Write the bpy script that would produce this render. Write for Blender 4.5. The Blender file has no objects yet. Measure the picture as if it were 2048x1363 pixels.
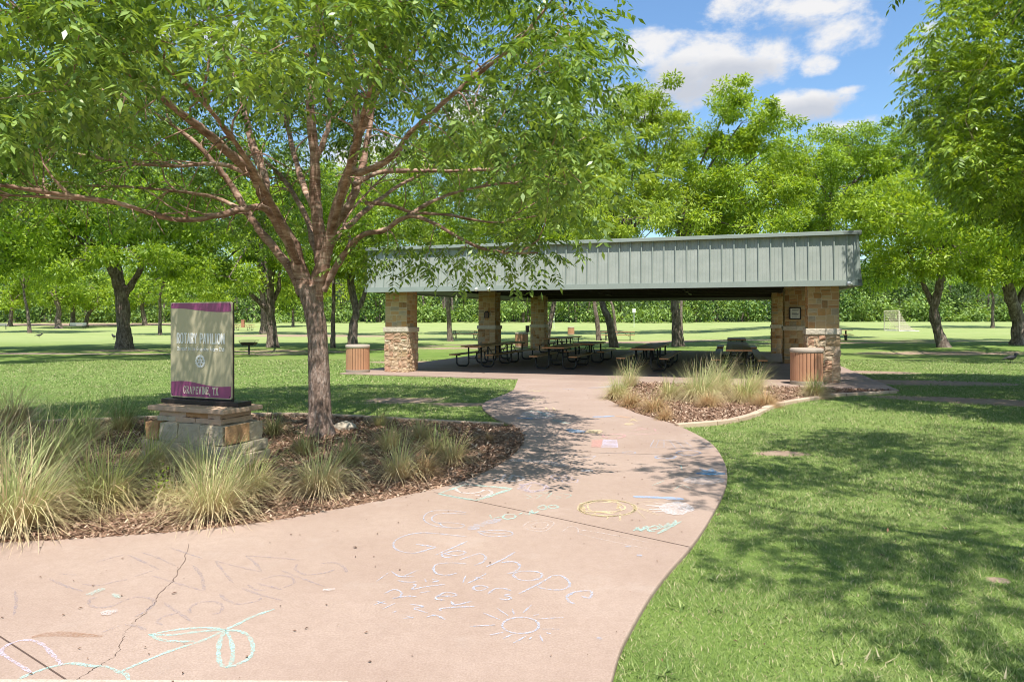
import bpy, math, random
import numpy as np
from mathutils import Vector
R = math.radians
S = bpy.context.scene
C = S.collection
# ------------------------------------------------------------------ camera, sky, sun
F = 1390.0; CX = 1024.0; HY = 641.0; H = 1.65      # measuring constants of the photograph (2048 px wide)
cam = bpy.data.cameras.new('camera'); camo = bpy.data.objects.new('camera', cam); C.objects.link(camo)
camo.location = (0, 0, H); camo.rotation_euler = (R(90), 0, 0)
cam.sensor_width = 36; cam.lens = 36*F/2048; cam.shift_y = -(681.5-HY)/2048
cam.clip_start = 0.1; cam.clip_end = 3000
S.camera = camo
S.render.resolution_x = 1024; S.render.resolution_y = 681
S.view_settings.view_transform = 'Standard'; S.view_settings.look = 'None'
S.view_settings.exposure = 0.62
S.cycles.pixel_filter_type = 'BLACKMAN_HARRIS'; S.cycles.filter_width = 1.0; S.view_settings.gamma = 1
SUN = Vector((0.08, -0.467, 1.0)).normalized()
sun_el = math.asin(SUN.z); sun_az = math.atan2(SUN.x, SUN.y)
sl = bpy.data.lights.new('sun', 'SUN'); sl.energy = 4.8; sl.angle = R(0.5); sl.color = (1.0, .965, .90)
so = bpy.data.objects.new('sun', sl); C.objects.link(so)
so.rotation_euler = SUN.to_track_quat('Z', 'Y').to_euler(); so.location = (0, -20, 40)
W = bpy.data.worlds.new("World"); S.world = W; W.use_nodes = True
nt = W.node_tree; nt.nodes.clear()
def wn(t, **k):
    n = nt.nodes.new(t)
    for a, v in k.items(): setattr(n, a, v)
    return n
def mnode(tree, op, a, b=None, c=None, clamp=False):
    n = tree.nodes.new('ShaderNodeMath'); n.operation = op; n.use_clamp = clamp
    for i, v in enumerate((a, b, c)):
        if v is None: continue
        if isinstance(v, (int, float)): n.inputs[i].default_value = v
        else: tree.links.new(v, n.inputs[i])
    return n.outputs[0]
def build_world():
    L = nt.links
    out = wn('ShaderNodeOutputWorld'); bg = wn('ShaderNodeBackground')
    sky = wn('ShaderNodeTexSky'); sky.sky_type = 'NISHITA'; sky.sun_disc = False
    sky.sun_elevation = sun_el; sky.sun_rotation = sun_az; sky.air_density = 1.3; sky.dust_density = 0.5; sky.ozone_density = 2.5
    geo = wn('ShaderNodeTexCoord'); sep = wn('ShaderNodeSeparateXYZ'); L.new(geo.outputs['Generated'], sep.inputs[0])
    az = mnode(nt, 'ARCTAN2', sep.outputs[0], sep.outputs[1]); el = mnode(nt, 'ARCSINE', sep.outputs[2])
    comb = wn('ShaderNodeCombineXYZ'); L.new(az, comb.inputs[0]); L.new(el, comb.inputs[1])
    def noise(sc, det, ro, dist=0.0, sy=1.6):
        mp = wn('ShaderNodeMapping'); mp.inputs['Scale'].default_value = (1, sy, 1); L.new(comb.outputs[0], mp.inputs[0])
        n = wn('ShaderNodeTexNoise'); n.inputs['Scale'].default_value = sc; n.inputs['Detail'].default_value = det
        n.inputs['Roughness'].default_value = ro; n.inputs['Distortion'].default_value = dist
        L.new(mp.outputs[0], n.inputs['Vector']); return n.outputs[0]
    n1 = noise(9, 8, .6, .2); n2 = noise(26, 6, .6)
    # cumulus clouds at their compass direction and elevation
    def blob(px, py, rx, ry, amp=1.0):
        a0 = math.atan((px-CX)/F); e0 = math.atan((HY-py)/F*math.cos(a0)); ra = rx/F*.8; re = ry/F*.85
        dx = mnode(nt, 'DIVIDE', mnode(nt, 'SUBTRACT', az, a0), ra); dy = mnode(nt, 'DIVIDE', mnode(nt, 'SUBTRACT', el, e0), re)
        d = mnode(nt, 'ADD', mnode(nt, 'MULTIPLY', dx, dx), mnode(nt, 'MULTIPLY', dy, dy))
        return mnode(nt, 'MULTIPLY', mnode(nt, 'SUBTRACT', 1.0, d), amp)
    m = None
    for a in [(1560, 25, 190, 50), (1690, 70, 110, 45), (1480, 20, 90, 40), (1450, 110, 220, 60), (1380, 150, 190, 70), (1330, 200, 190, 75, .9), (1640, 130, 45, 28), (1620, 215, 120, 38), (1840, 110, 80, 45),
              (1700, 250, 90, 25), (1860, 55, 40, 15, .7), (1300, 100, 90, 60), (-150, 300, 300, 80), (400, 60, 160, 40), (2300, 200, 250, 60), (930, 210, 120, 50), (1700, 180, 40, 12, .7), (700, 330, 200, 70)]:
        b = blob(*a); b = mnode(nt, 'MAXIMUM', b, -1.5)
        m = b if m is None else mnode(nt, 'MAXIMUM', m, b)
    # unseen clouds over the rest of the sky, cover raised for neutral fill light
    nw = noise(3.2, 7, .6); back = mnode(nt, 'MULTIPLY_ADD', nw, 6.0, -2.9)
    outside = mnode(nt, 'GREATER_THAN', mnode(nt, 'ABSOLUTE', az), .95)
    m = mnode(nt, 'MAXIMUM', m, mnode(nt, 'MULTIPLY_ADD', mnode(nt, 'SUBTRACT', 1.0, outside), -4.0, back))
    dens = mnode(nt, 'ADD', m, mnode(nt, 'MULTIPLY_ADD', n1, 4.6, -2.25))
    dens = mnode(nt, 'ADD', dens, mnode(nt, 'MULTIPLY_ADD', n2, 1.1, -.55))
    mask = wn('ShaderNodeMapRange'); mask.interpolation_type = 'SMOOTHSTEP'
    mask.inputs['From Min'].default_value = .12; mask.inputs['From Max'].default_value = 1.15; L.new(dens, mask.inputs[0])
    # thick parts greyer, seen from below
    g = None
    for a in [(1350, 185, 190, 62), (1630, 228, 130, 30), (1850, 125, 80, 34), (1450, 150, 120, 30), (1560, 62, 90, 18)]:
        b = mnode(nt, 'MAXIMUM', blob(*a), -1.0); g = b if g is None else mnode(nt, 'MAXIMUM', g, b)
    g = mnode(nt, 'ADD', g, mnode(nt, 'MULTIPLY_ADD', n1, 2.4, -1.2))
    sh = wn('ShaderNodeMapRange'); sh.inputs['From Min'].default_value = -.35; sh.inputs['From Max'].default_value = 1.0; L.new(g, sh.inputs[0])
    cc = wn('ShaderNodeMix'); cc.data_type = 'RGBA'; cc.inputs['A'].default_value = (6.4, 6.4, 6.5, 1); cc.inputs['B'].default_value = (4.3, 4.55, 5.1, 1)
    L.new(sh.outputs[0], cc.inputs['Factor'])
    tint = wn('ShaderNodeMix'); tint.data_type = 'RGBA'; tint.blend_type = 'MULTIPLY'; tint.inputs['Factor'].default_value = 1
    tint.inputs['B'].default_value = (.98, 1.18, 1.36, 1); L.new(sky.outputs[0], tint.inputs['A'])
    mx = wn('ShaderNodeMix'); mx.data_type = 'RGBA'; L.new(mask.outputs[0], mx.inputs['Factor'])
    L.new(tint.outputs['Result'], mx.inputs['A']); L.new(cc.outputs['Result'], mx.inputs['B'])
    L.new(mx.outputs['Result'], bg.inputs[0]); bg.inputs[1].default_value = 0.092
    L.new(bg.outputs[0], out.inputs[0])
build_world()

# ------------------------------------------------------------------ helpers
def G(px, py, z=0.0):
    D = F*(H-z)/(py-HY); return ((px-CX)/F*D, D)
def P(px, py, D): return np.array(((px-CX)/F*D, D, H-(py-HY)/F*D))
def tag(o, label=None, cat=None, group=None, kind=None):
    if label: o['label'] = label
    if cat: o['category'] = cat
    if group: o['group'] = group
    if kind: o['kind'] = kind
    return o
def thing(name, loc, label, cat, group=None, rz=0):
    o = bpy.data.objects.new(name, None); C.objects.link(o); o.location = loc; o.rotation_euler = (0, 0, rz)
    o.empty_display_size = .2
    return tag(o, label, cat, group)
def copy_tree(o, parent=None):
    c = o.copy(); C.objects.link(c)
    if parent is not None: c.parent = parent
    for ch in list(o.children): copy_tree(ch, c)
    return c
def link(name, me, mat=None, parent=None, smooth=False):
    if mat:
        for m in (mat if isinstance(mat, (list, tuple)) else [mat]): me.materials.append(m)
    o = bpy.data.objects.new(name, me); C.objects.link(o)
    if parent is not None: o.parent = parent
    if smooth: me.shade_smooth()
    return o
def npmesh(name, V, Fc):
    """V (N,3) float, Fc (M,k) int"""
    V = np.asarray(V, np.float32); Fc = np.asarray(Fc, np.int32); M, k = Fc.shape
    me = bpy.data.meshes.new(name); me.vertices.add(len(V)); me.vertices.foreach_set('co', V.ravel())
    me.loops.add(M*k); me.loops.foreach_set('vertex_index', Fc.ravel())
    me.polygons.add(M); me.polygons.foreach_set('loop_start', np.arange(0, M*k, k, dtype=np.int32))
    me.update(calc_edges=True); return me
class MB:
    def __init__(s): s.v = []; s.f = []; s.m = []; s.cur = 0
    def add(s, vs, fs):
        o = len(s.v); s.v += [tuple(v) for v in vs]; s.f += [tuple(i+o for i in f) for f in fs]; s.m += [s.cur]*len(fs)
    def box(s, x0, x1, y0, y1, z0, z1, T=None, jit=0, rng=None):
        vs = [(x, y, z) for x in (x0, x1) for y in (y0, y1) for z in (z0, z1)]
        if jit: vs = [tuple(c+rng.uniform(-jit, jit) for c in v) for v in vs]
        if T: vs = [T(v) for v in vs]
        s.add(vs, [(0,1,3,2), (4,6,7,5), (0,4,5,1), (2,3,7,6), (0,2,6,4), (1,5,7,3)])
    def prism(s, pts, z0, z1):
        n = len(pts); s.add([(x, y, z0) for x, y in pts]+[(x, y, z1) for x, y in pts],
            [tuple(range(n-1, -1, -1)), tuple(range(n, 2*n))]+[(i, (i+1) % n, n+(i+1) % n, n+i) for i in range(n)])
    def tube(s, pts, r, n=8, cap=True):
        pts = [np.array(p, float) for p in pts]; rs = r if isinstance(r, (list, tuple, np.ndarray)) else [r]*len(pts)
        V = []; ref = None
        for i, p in enumerate(pts):
            d = pts[min(i+1, len(pts)-1)]-pts[max(i-1, 0)]; d = d/(np.linalg.norm(d)+1e-9)
            if ref is None: ref = np.array((1., 0, 0)) if abs(d[0]) < .9 else np.array((0, 1., 0))
            u = ref-d*ref.dot(d); u /= np.linalg.norm(u)+1e-9; w = np.cross(d, u); ref = u
            for k in range(n):
                a = 2*math.pi*k/n; V.append(p+rs[i]*(math.cos(a)*u+math.sin(a)*w))
        fs = [(i*n+k, i*n+(k+1) % n, (i+1)*n+(k+1) % n, (i+1)*n+k) for i in range(len(pts)-1) for k in range(n)]
        if cap: fs += [tuple(range(n-1, -1, -1)), tuple((len(pts)-1)*n+k for k in range(n))]
        s.add(V, fs)
    def cyl(s, x, y, z0, z1, r0, r1=None, n=24):
        s.tube([(x, y, z0), (x, y, z1)], [r0, r0 if r1 is None else r1], n)
    def build(s, name, mat, parent=None, smooth=False):
        me = bpy.data.meshes.new(name); me.from_pydata(s.v, [], s.f); me.update()
        o = link(name, me, mat, parent, smooth)
        if any(s.m): me.polygons.foreach_set('material_index', s.m)
        return o
def bevel(o, w=.006, seg=2):
    m = o.modifiers.new('bevel', 'BEVEL'); m.width = w; m.segments = seg; m.limit_method = 'ANGLE'; m.angle_limit = R(40); return o
def smooth_curve(pts, n=6, closed=False):
    P_ = [np.array(p, float) for p in pts]; out = []
    N = len(P_)
    for i in range(N if closed else N-1):
        p0 = P_[(i-1) % N] if closed or i > 0 else P_[0]*2-P_[1]
        p1 = P_[i]; p2 = P_[(i+1) % N]
        p3 = P_[(i+2) % N] if closed or i+2 < N else P_[-1]*2-P_[-2]
        for t in np.linspace(0, 1, n, endpoint=False):
            out.append(.5*((2*p1)+(-p0+p2)*t+(2*p0-5*p1+4*p2-p3)*t*t+(-p0+3*p1-3*p2+p3)*t**3))
    if not closed: out.append(P_[-1])
    return out
def inpoly(X, Y, poly):
    poly = np.array(poly); r = np.zeros(X.shape, bool); n = len(poly)
    for i in range(n):
        x0, y0 = poly[i]; x1, y1 = poly[(i+1) % n]
        c = ((y0 > Y) != (y1 > Y)) & (X < (x1-x0)*(Y-y0)/((y1-y0) if y1 != y0 else 1e-9)+x0)
        r ^= c
    return r

# ------------------------------------------------------------------ materials
class NT:
    def __init__(s, name):
        s.m = bpy.data.materials.new(name); s.m.use_nodes = True; s.t = s.m.node_tree; s.t.nodes.clear()
        s.out = s.t.nodes.new('ShaderNodeOutputMaterial'); s.L = s.t.links.new; s._c = None
    def n(s, t, **k):
        x = s.t.nodes.new(t)
        for a, v in k.items():
            if a in x.inputs: x.inputs[a].default_value = v
            else: setattr(x, a, v)
        return x
    def co(s, world=False):
        if world: return s.n('ShaderNodeNewGeometry').outputs['Position']
        return s.n('ShaderNodeTexCoord').outputs['Object']
    def noise(s, sc, det=4, ro=.55, vec=None, scale=None, dist=0, out=0):
        v = vec or s.co()
        if scale:
            mp = s.n('ShaderNodeMapping'); mp.inputs['Scale'].default_value = scale; s.L(v, mp.inputs[0]); v = mp.outputs[0]
        x = s.n('ShaderNodeTexNoise'); x.inputs['Scale'].default_value = sc; x.inputs['Detail'].default_value = det
        x.inputs['Roughness'].default_value = ro; x.inputs['Distortion'].default_value = dist; s.L(v, x.inputs['Vector']); return x.outputs[out]
    def vor(s, sc, vec=None, feature='F1', out='Distance', scale=None):
        v = vec or s.co()
        if scale:
            mp = s.n('ShaderNodeMapping'); mp.inputs['Scale'].default_value = scale; s.L(v, mp.inputs[0]); v = mp.outputs[0]
        x = s.n('ShaderNodeTexVoronoi'); x.feature = feature; x.inputs['Scale'].default_value = sc; s.L(v, x.inputs['Vector']); return x.outputs[out]
    def ramp(s, fac, stops, interp='LINEAR'):
        r = s.n('ShaderNodeValToRGB'); cr = r.color_ramp; cr.interpolation = interp
        while len(cr.elements) < len(stops): cr.elements.new(.5)
        for e, (p, c) in zip(cr.elements, stops): e.position = p; e.color = (*c, 1) if len(c) == 3 else c
        s.L(fac, r.inputs[0]); return r.outputs[0]
    def mr(s, v, a, b, c=0, d=1, sm=False):
        x = s.n('ShaderNodeMapRange'); x.inputs[1].default_value = a; x.inputs[2].default_value = b; x.inputs[3].default_value = c; x.inputs[4].default_value = d
        if sm: x.interpolation_type = 'SMOOTHSTEP'
        s.L(v, x.inputs[0]); return x.outputs[0]
    def mix(s, f, a, b, mode='MIX'):
        x = s.n('ShaderNodeMix'); x.data_type = 'RGBA'; x.blend_type = mode
        for i, v in (('Factor', f), ('A', a), ('B', b)):
            if isinstance(v, (int, float)): x.inputs[i].default_value = v
            elif isinstance(v, tuple): x.inputs[i].default_value = (*v, 1)
            else: s.L(v, x.inputs[i])
        return x.outputs['Result']
    def math(s, op, a, b=None, c=None, clamp=False): return mnode(s.t, op, a, b, c, clamp)
    def bsdf(s, col, rough=.8, metal=0, spec=.3, bump=None, bs=.3, bd=.01, **k):
        b = s.n('ShaderNodeBsdfPrincipled')
        if isinstance(col, tuple): b.inputs['Base Color'].default_value = (*col, 1)
        else: s.L(col, b.inputs['Base Color'])
        if isinstance(rough, (int, float)): b.inputs['Roughness'].default_value = rough
        else: s.L(rough, b.inputs['Roughness'])
        b.inputs['Metallic'].default_value = metal; b.inputs['Specular IOR Level'].default_value = spec
        if bump is not None:
            bp = s.n('ShaderNodeBump'); bp.inputs['Strength'].default_value = bs; bp.inputs['Distance'].default_value = bd
            s.L(bump, bp.inputs['Height']); s.L(bp.outputs[0], b.inputs['Normal'])
        return b.outputs[0]
    def done(s, sh): s.L(sh, s.out.inputs[0]); return s.m
def simple(name, col, rough=.6, metal=0, var=.15, sc=6, spec=.3):
    t = NT(name); f = t.noise(sc, 5)
    dk = tuple(c*(1-var) for c in col); lt = tuple(min(1, c*(1+var)) for c in col)
    return t.done(t.bsdf(t.mix(f, dk, lt), rough, metal, spec, f, .15, .004))
def isl(t): return t.n('ShaderNodeNewGeometry').outputs['Random Per Island']
def leaf_mat(name, dark, mid, light, tr=.35, rough=.45, ns=.35):
    t = NT(name); r = isl(t)
    c = t.ramp(r, [(0, dark), (.5, mid), (1, light)])  # dark end lowered to put crown shadow contrast into random leaf colour
    c = t.mix(t.mr(t.noise(ns, 2), .35, .65, 0, .45), c, tuple(x*1.25 for x in light))
    p = t.bsdf(c, rough, 0, .42)
    tl = t.n('ShaderNodeBsdfTranslucent'); t.L(t.mix(1.0, c, (1.9, 1.75, .55), 'MULTIPLY'), tl.inputs[0])
    m = t.n('ShaderNodeMixShader'); m.inputs[0].default_value = tr; t.L(p, m.inputs[1]); t.L(tl.outputs[0], m.inputs[2])
    return t.done(m.outputs[0])
def M_bark(name, c1, c2, c3, sc=1.0, horiz=False):
    t = NT(name); v = t.co(True)
    s_ = (3.5, 3.5, 22) if horiz else (14, 14, 2.6)
    f = t.noise(sc, 6, .65, v, s_, .6); g = t.noise(3*sc, 4, .6, v); w = t.vor(1.0*sc, v, 'DISTANCE_TO_EDGE', 'Distance', (16, 16, 5) if not horiz else (9, 9, 26))
    h = t.math('ADD', f, t.math('MULTIPLY', t.math('MINIMUM', w, .25), .9 if not horiz else .25))
    f2 = t.noise(5, 4, .7, v)
    c = t.ramp(t.math('ADD', t.math('MULTIPLY', f, .6), t.math('MULTIPLY', f2, .4)), [(.38, c1), (.5, c2), (.62, c3)]); c = t.mix(t.mr(g, .45, .7, 0, .5), c, tuple(x*.6 for x in c2))
    if horiz: c = t.mix(t.mr(t.noise(1, 2, .5, v, (40, 40, 60)), .64, .7), c, (.55, .42, .34))
    return t.done(t.bsdf(c, .9, 0, .15, h, .9 if not horiz else .45, .03 if not horiz else .012))
M = {}
M['leaf_main'] = leaf_mat('leaf_main', (.020, .058, .008), (.078, .16, .018), (.27, .37, .085), .30, .38)
M['leaf_pecan'] = leaf_mat('leaf_pecan', (.045, .10, .010), (.17, .285, .020), (.35, .44, .05), .38, .5, .22)
M['leaf_olive'] = leaf_mat('leaf_olive', (.045, .10, .012), (.17, .265, .025), (.35, .43, .06), .36, .5, .25)
M['leaf_dark'] = leaf_mat('leaf_dark', (.03, .085, .010), (.13, .235, .020), (.32, .43, .05), .38, .5, .25)
M['leaf_right'] = leaf_mat('leaf_right', (.020, .06, .007), (.105, .20, .016), (.32, .42, .05), .30, .42)
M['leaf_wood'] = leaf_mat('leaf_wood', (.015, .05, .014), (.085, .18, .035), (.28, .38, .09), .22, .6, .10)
M['bark_main'] = M_bark('bark_main', (.15, .08, .055), (.33, .20, .145), (.58, .41, .32), 1.0, True)
M['bark_trunk'] = M_bark('bark_trunk', (.15, .10, .075), (.31, .215, .17), (.50, .39, .33), 1.6)
M['bark_pecan'] = M_bark('bark_pecan', (.055, .04, .032), (.17, .13, .105), (.34, .28, .235), .8)
def M_ground():
    t = NT('lawn'); v = t.co(True)
    big = t.noise(.09, 4, .55, v); med = t.noise(1.1, 5, .6, v); fine = t.noise(38, 3, .7, v); blade = t.noise(120, 2, .6, v, (1, .5, 1))
    c = t.ramp(med, [(.3, (.13, .20, .045)), (.55, (.19, .275, .06)), (.75, (.25, .32, .085))])
    c = t.mix(t.mr(big, .42, .62, 0, .5), c, (.30, .33, .115)); c = t.mix(t.mr(t.noise(2.3, 5, .7, v), .55, .75, 0, .6), c, (.42, .38, .20))
    c = t.mix(t.mr(fine, .35, .7, 0, .55), c, (.10, .165, .035))
    sep = t.n('ShaderNodeSeparateXYZ'); t.L(v, sep.inputs[0])
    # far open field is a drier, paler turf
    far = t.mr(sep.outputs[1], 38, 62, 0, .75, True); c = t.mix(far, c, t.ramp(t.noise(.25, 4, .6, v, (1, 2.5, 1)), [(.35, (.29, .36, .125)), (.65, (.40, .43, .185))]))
    d = None; nn = t.noise(.8, 5, .65, v); nf = t.noise(7, 4, .7, v)
    for (cx, cy, rx, ry, rot, amp) in DIRT:
        mp = t.n('ShaderNodeMapping'); mp.vector_type = 'TEXTURE'; mp.inputs['Location'].default_value = (cx, cy, 0)
        mp.inputs['Rotation'].default_value = (0, 0, rot); mp.inputs['Scale'].default_value = (rx, ry, 1e3)
        t.L(v, mp.inputs[0]); ln = t.n('ShaderNodeVectorMath'); ln.operation = 'LENGTH'; t.L(mp.outputs[0], ln.inputs[0])
        e = t.math('MULTIPLY', t.math('SUBTRACT', 1.0, ln.outputs['Value']), amp); e = t.math('MAXIMUM', e, -2.0)
        d = e if d is None else t.math('MAXIMUM', d, e)
    d = t.math('ADD', d, t.math('MULTIPLY_ADD', nn, 1.6, -.85)); d = t.math('ADD', d, t.math('MULTIPLY_ADD', nf, 1.0, -.5))
    dm = t.mr(d, .05, .45, 0, 1, True)
    c = t.mix(dm, c, t.ramp(nf, [(.3, (.27, .18, .125)), (.7, (.46, .34, .25))]))
    h = t.math('ADD', fine, blade)
    return t.done(t.bsdf(c, .9, 0, .1, h, .7, .03))
DIRT = []
for (px, py, rx, ry, rot, amp) in [(1820, 762, 3.2, 1.0, -.2, 2.4), (1990, 800, 2.4, .8, -.5, 2.2), (1745, 742, 1.6, .9, -.2, 2.0), (1565, 901, .45, .22, 0, 1.3), (1995, 1148, .12, .09, 0, 1.3), (800, 797, 1.2, .7, 0, .9), (925, 805, .9, .5, 0, 1.0),
        (1300, 683, 7, 3.0, .0, 1.2), (1900, 705, 6, 2.5, 0, 1.0), (900, 695, 5, 2.0, 0, .7), (560, 700, 5, 2.5, 0, .7), (150, 661, 26, 7, 0, 1.5), (620, 672, 16, 5, 0, .9), (820, 722, 2.2, 1.0, 0, 1.2), (1700, 690, 9, 1.5, 0, 1.1), (250, 700, 3, 2, 0, .8)]:
    x, y = G(px, py); DIRT.append((x, y, rx, ry, rot, amp))
M['lawn'] = M_ground()
def M_blade(name, a, b, c_, tr=.3, dry=None):
    t = NT(name); r = isl(t); c = t.ramp(r, [(0, a), (.55, b), (.86, c_), (.88, (.46, .40, .22)), (1, (.60, .52, .32))]) if name == 'turf_blade' else t.ramp(r, [(0, a), (.5, b), (.8, c_), (.82, dry or c_), (1, dry or c_)])
    if dry:
        h = t.n('ShaderNodeSeparateXYZ'); t.L(t.co(), h.inputs[0])
        c = t.mix(t.mr(t.math('ADD', h.outputs[2], t.math('MULTIPLY', r, .22)), .12, .42, .95, 0), c, dry)
    p = t.bsdf(c, .55, 0, .25); tl = t.n('ShaderNodeBsdfTranslucent'); t.L(c, tl.inputs[0])
    m = t.n('ShaderNodeMixShader'); m.inputs[0].default_value = tr; t.L(p, m.inputs[1]); t.L(tl.outputs[0], m.inputs[2]); return t.done(m.outputs[0])
M['turf_blade'] = M_blade('turf_blade', (.12, .19, .048), (.24, .33, .09), (.42, .47, .18), .3)
M['tuft_green'] = M_blade('tuft_green', (.20, .27, .06), (.42, .49, .15), (.68, .64, .30), .35, (.62, .47, .27))
M['tuft_pale'] = M_blade('tuft_pale', (.28, .35, .12), (.52, .56, .23), (.76, .68, .40), .35, (.68, .52, .32))
M['tuft_dry'] = M_blade('tuft_dry', (.42, .29, .13), (.60, .45, .24), (.46, .48, .22), .3, (.52, .32, .16))
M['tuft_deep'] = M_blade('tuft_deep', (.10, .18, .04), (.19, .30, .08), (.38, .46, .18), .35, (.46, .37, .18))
def M_concrete(name, tone=1.0, pink=1.0):
    t = NT(name); v = t.co(True)
    a = t.noise(.7, 5, .6, v); b = t.noise(90, 3, .7, v); s_ = t.noise(260, 2, .6, v); st = t.noise(2.6, 6, .7, v)
    c = t.ramp(a, [(.3, tuple(x*tone for x in (.40, .285*pink, .225*pink))), (.7, tuple(x*tone for x in (.50, .375*pink, .305*pink)))])
    c = t.mix(t.mr(b, .36, .68, 0, .55), c, (.25*tone, .17*tone, .125*tone)); c = t.mix(t.mr(t.noise(14, 5, .7, v), .42, .72, 0, .30), c, (.27*tone, .185*tone, .14*tone)); c = t.mix(t.mr(t.noise(1.3, 6, .75, v), .56, .68, 0, .28), c, (.58*tone, .47*tone, .40*tone))
    c = t.mix(t.mr(s_, .62, .72, 0, .55), c, (.60*tone, .49*tone, .42*tone))
    c = t.mix(t.mr(st, .55, .8, 0, .25), c, (.24*tone, .165*tone, .13*tone))
    dots = t.vor(55, v); c = t.mix(t.mr(dots, .05, .09, .5, 0), c, (.16, .11, .08))
    return t.done(t.bsdf(c, .82, 0, .25, t.math('ADD', b, s_), .25, .004))
M['path'] = M_concrete('path_concrete', .93); M['slab'] = M_concrete('slab_concrete', .84, 1.0); M['pale_concrete'] = M_concrete('pale_concrete', 1.15, 1.25)
def M_mulch():
    t = NT('mulch'); v = t.co(True)
    a = t.vor(42, v, 'F1', 'Color', (1, 2.1, 1)); g = t.n('ShaderNodeSeparateColor'); t.L(a, g.inputs[0]); n = t.noise(1.6, 4, .6, v)
    c = t.ramp(g.outputs[0], [(0, (.09, .05, .033)), (.5, (.20, .115, .075)), (1, (.38, .25, .17))])
    c = t.mix(t.mr(n, .4, .7, 0, .35), c, (.42, .28, .18))
    return t.done(t.bsdf(c, .95, 0, .1, g.outputs[0], .8, .03))
M['mulch'] = M_mulch()
t = NT('wood_chip'); c = t.ramp(isl(t), [(0, (.11, .06, .04)), (.5, (.27, .16, .105)), (.85, (.44, .30, .21)), (1, (.6, .46, .34))]); M['chip'] = t.done(t.bsdf(c, .9, 0, .1))
def M_stone(name, stops, sc=9, bd=.02, bs=.6):
    t = NT(name); v = t.co(True); r = isl(t); c = t.ramp(r, stops, 'LINEAR')
    n = t.noise(sc, 6, .65, v); n2 = t.noise(sc*.35, 3, .6, v)
    c = t.mix(t.mr(n, .3, .75, 0, .4), c, t.mix(.5, c, (.12, .075, .04)))
    c = t.mix(t.mr(n2, .5, .75, 0, .35), c, (.48, .36, .22))
    return t.done(t.bsdf(c, .88, 0, .2, n, bs, bd))
M['stone_up'] = M_stone('cut_sandstone', [(0, (.26, .14, .06)), (.2, (.52, .29, .11)), (.4, (.55, .40, .22)), (.6, (.44, .22, .09)), (.8, (.60, .45, .26)), (1, (.33, .27, .19))])
M['stone_low'] = M_stone('rough_sandstone', [(0, (.46, .31, .17)), (.3, (.62, .46, .30)), (.6, (.50, .28, .18)), (.8, (.66, .53, .37)), (1, (.54, .35, .20))], 14, .04, .9)
M['mortar'] = simple('mortar', (.58, .47, .32), .95)
M['limestone'] = M_stone('cream_limestone', [(0, (.60, .52, .40)), (1, (.70, .62, .50))], 16, .03, .8)
def M_metal():
    t = NT('painted_panel'); v = t.co()
    n = t.noise(2.5, 6, .65, v); st = t.noise(5, 4, .6, v, (1, 1, .12))
    c = t.mix(t.mr(n, .35, .7), (.30, .325, .285), (.37, .39, .345)); c = t.mix(t.mr(st, .58, .78, 0, .35), c, (.27, .29, .25))
    w = t.noise(30, 3, .7, v); c = t.mix(t.mr(w, .68, .74, 0, .5), c, (.20, .21, .18))
    return t.done(t.bsdf(c, .5, 0, .4, n, .05, .01))
M['panel'] = M_metal()
M['trim'] = simple('trim_paint', (.255, .29, .255), .5, 0, .12, 4)
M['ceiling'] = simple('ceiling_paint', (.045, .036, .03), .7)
M['beam'] = simple('beam_steel', (.05, .036, .028), .55)
M['roofdeck'] = simple('roof_membrane', (.35, .36, .33), .9)
def M_lumber():
    t = NT('recycled_board'); v = t.co(); n = t.noise(3, 5, .6, v, (14, 1, 14)); m = t.noise(2, 3)
    c = t.ramp(n, [(.3, (.34, .19, .09)), (.7, (.50, .30, .16))]); c = t.mix(t.mr(m, .5, .8, 0, .4), c, (.20, .145, .07))
    return t.done(t.bsdf(c, .42, 0, .45, n, .15, .003))
M['board'] = M_lumber(); M['board_end'] = simple('board_end', (.74, .36, .17), .6)
M['black_tube'] = simple('black_tube', (.022, .02, .02), .38, 0, .2, 8, .5)
M['slat'] = simple('cedar_slat', (.48, .245, .14), .6, 0, .18, 3); M['aggregate'] = M_stone('aggregate', [(0, (.36, .30, .24)), (1, (.46, .39, .32))], 60, .006, .6)
M['liner'] = simple('dark_liner', (.03, .025, .022), .8)
M['edging'] = M_stone('edging_stone', [(0, (.50, .36, .26)), (1, (.60, .46, .34))], 20, .01, .5)
M['purple'] = simple('purple_panel', (.28, .055, .17), .32, 0, .06, 2, .5)
M['beige'] = simple('beige_panel', (.46, .405, .275), .3, .1, .05, 2, .5)
M['white_letter'] = simple('white_letter', (.82, .82, .80), .45, 0, .03)
M['cream_letter'] = simple('cream_letter', (.72, .66, .52), .45, 0, .03)
M['dark_metal'] = simple('dark_metal', (.03, .022, .022), .4)
M['paper'] = simple('paper', (.7, .69, .64), .7)
M['white_metal'] = simple('white_metal', (.72, .72, .70), .5)
M['rock'] = M_stone('boulder', [(0, (.46, .40, .32)), (1, (.56, .50, .41))], 10, .03, .7)
M['block_pale'] = M_stone('pale_block', [(0, (.50, .41, .29)), (1, (.62, .52, .38))], 9, .04, .9)
M['block_rust'] = M_stone('rust_block', [(0, (.46, .24, .11)), (1, (.56, .33, .17))], 9, .03, .8)
M['cap_stone'] = M_stone('cap_stone', [(0, (.54, .36, .25)), (1, (.60, .43, .30))], 12, .02, .7)
M['bird'] = simple('bird_feathers', (.03, .028, .03), .6)
M['netting'] = simple('netting', (.70, .62, .50), .8)
M['bin_brown'] = simple('brown_bin', (.30, .17, .09), .7)

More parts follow.
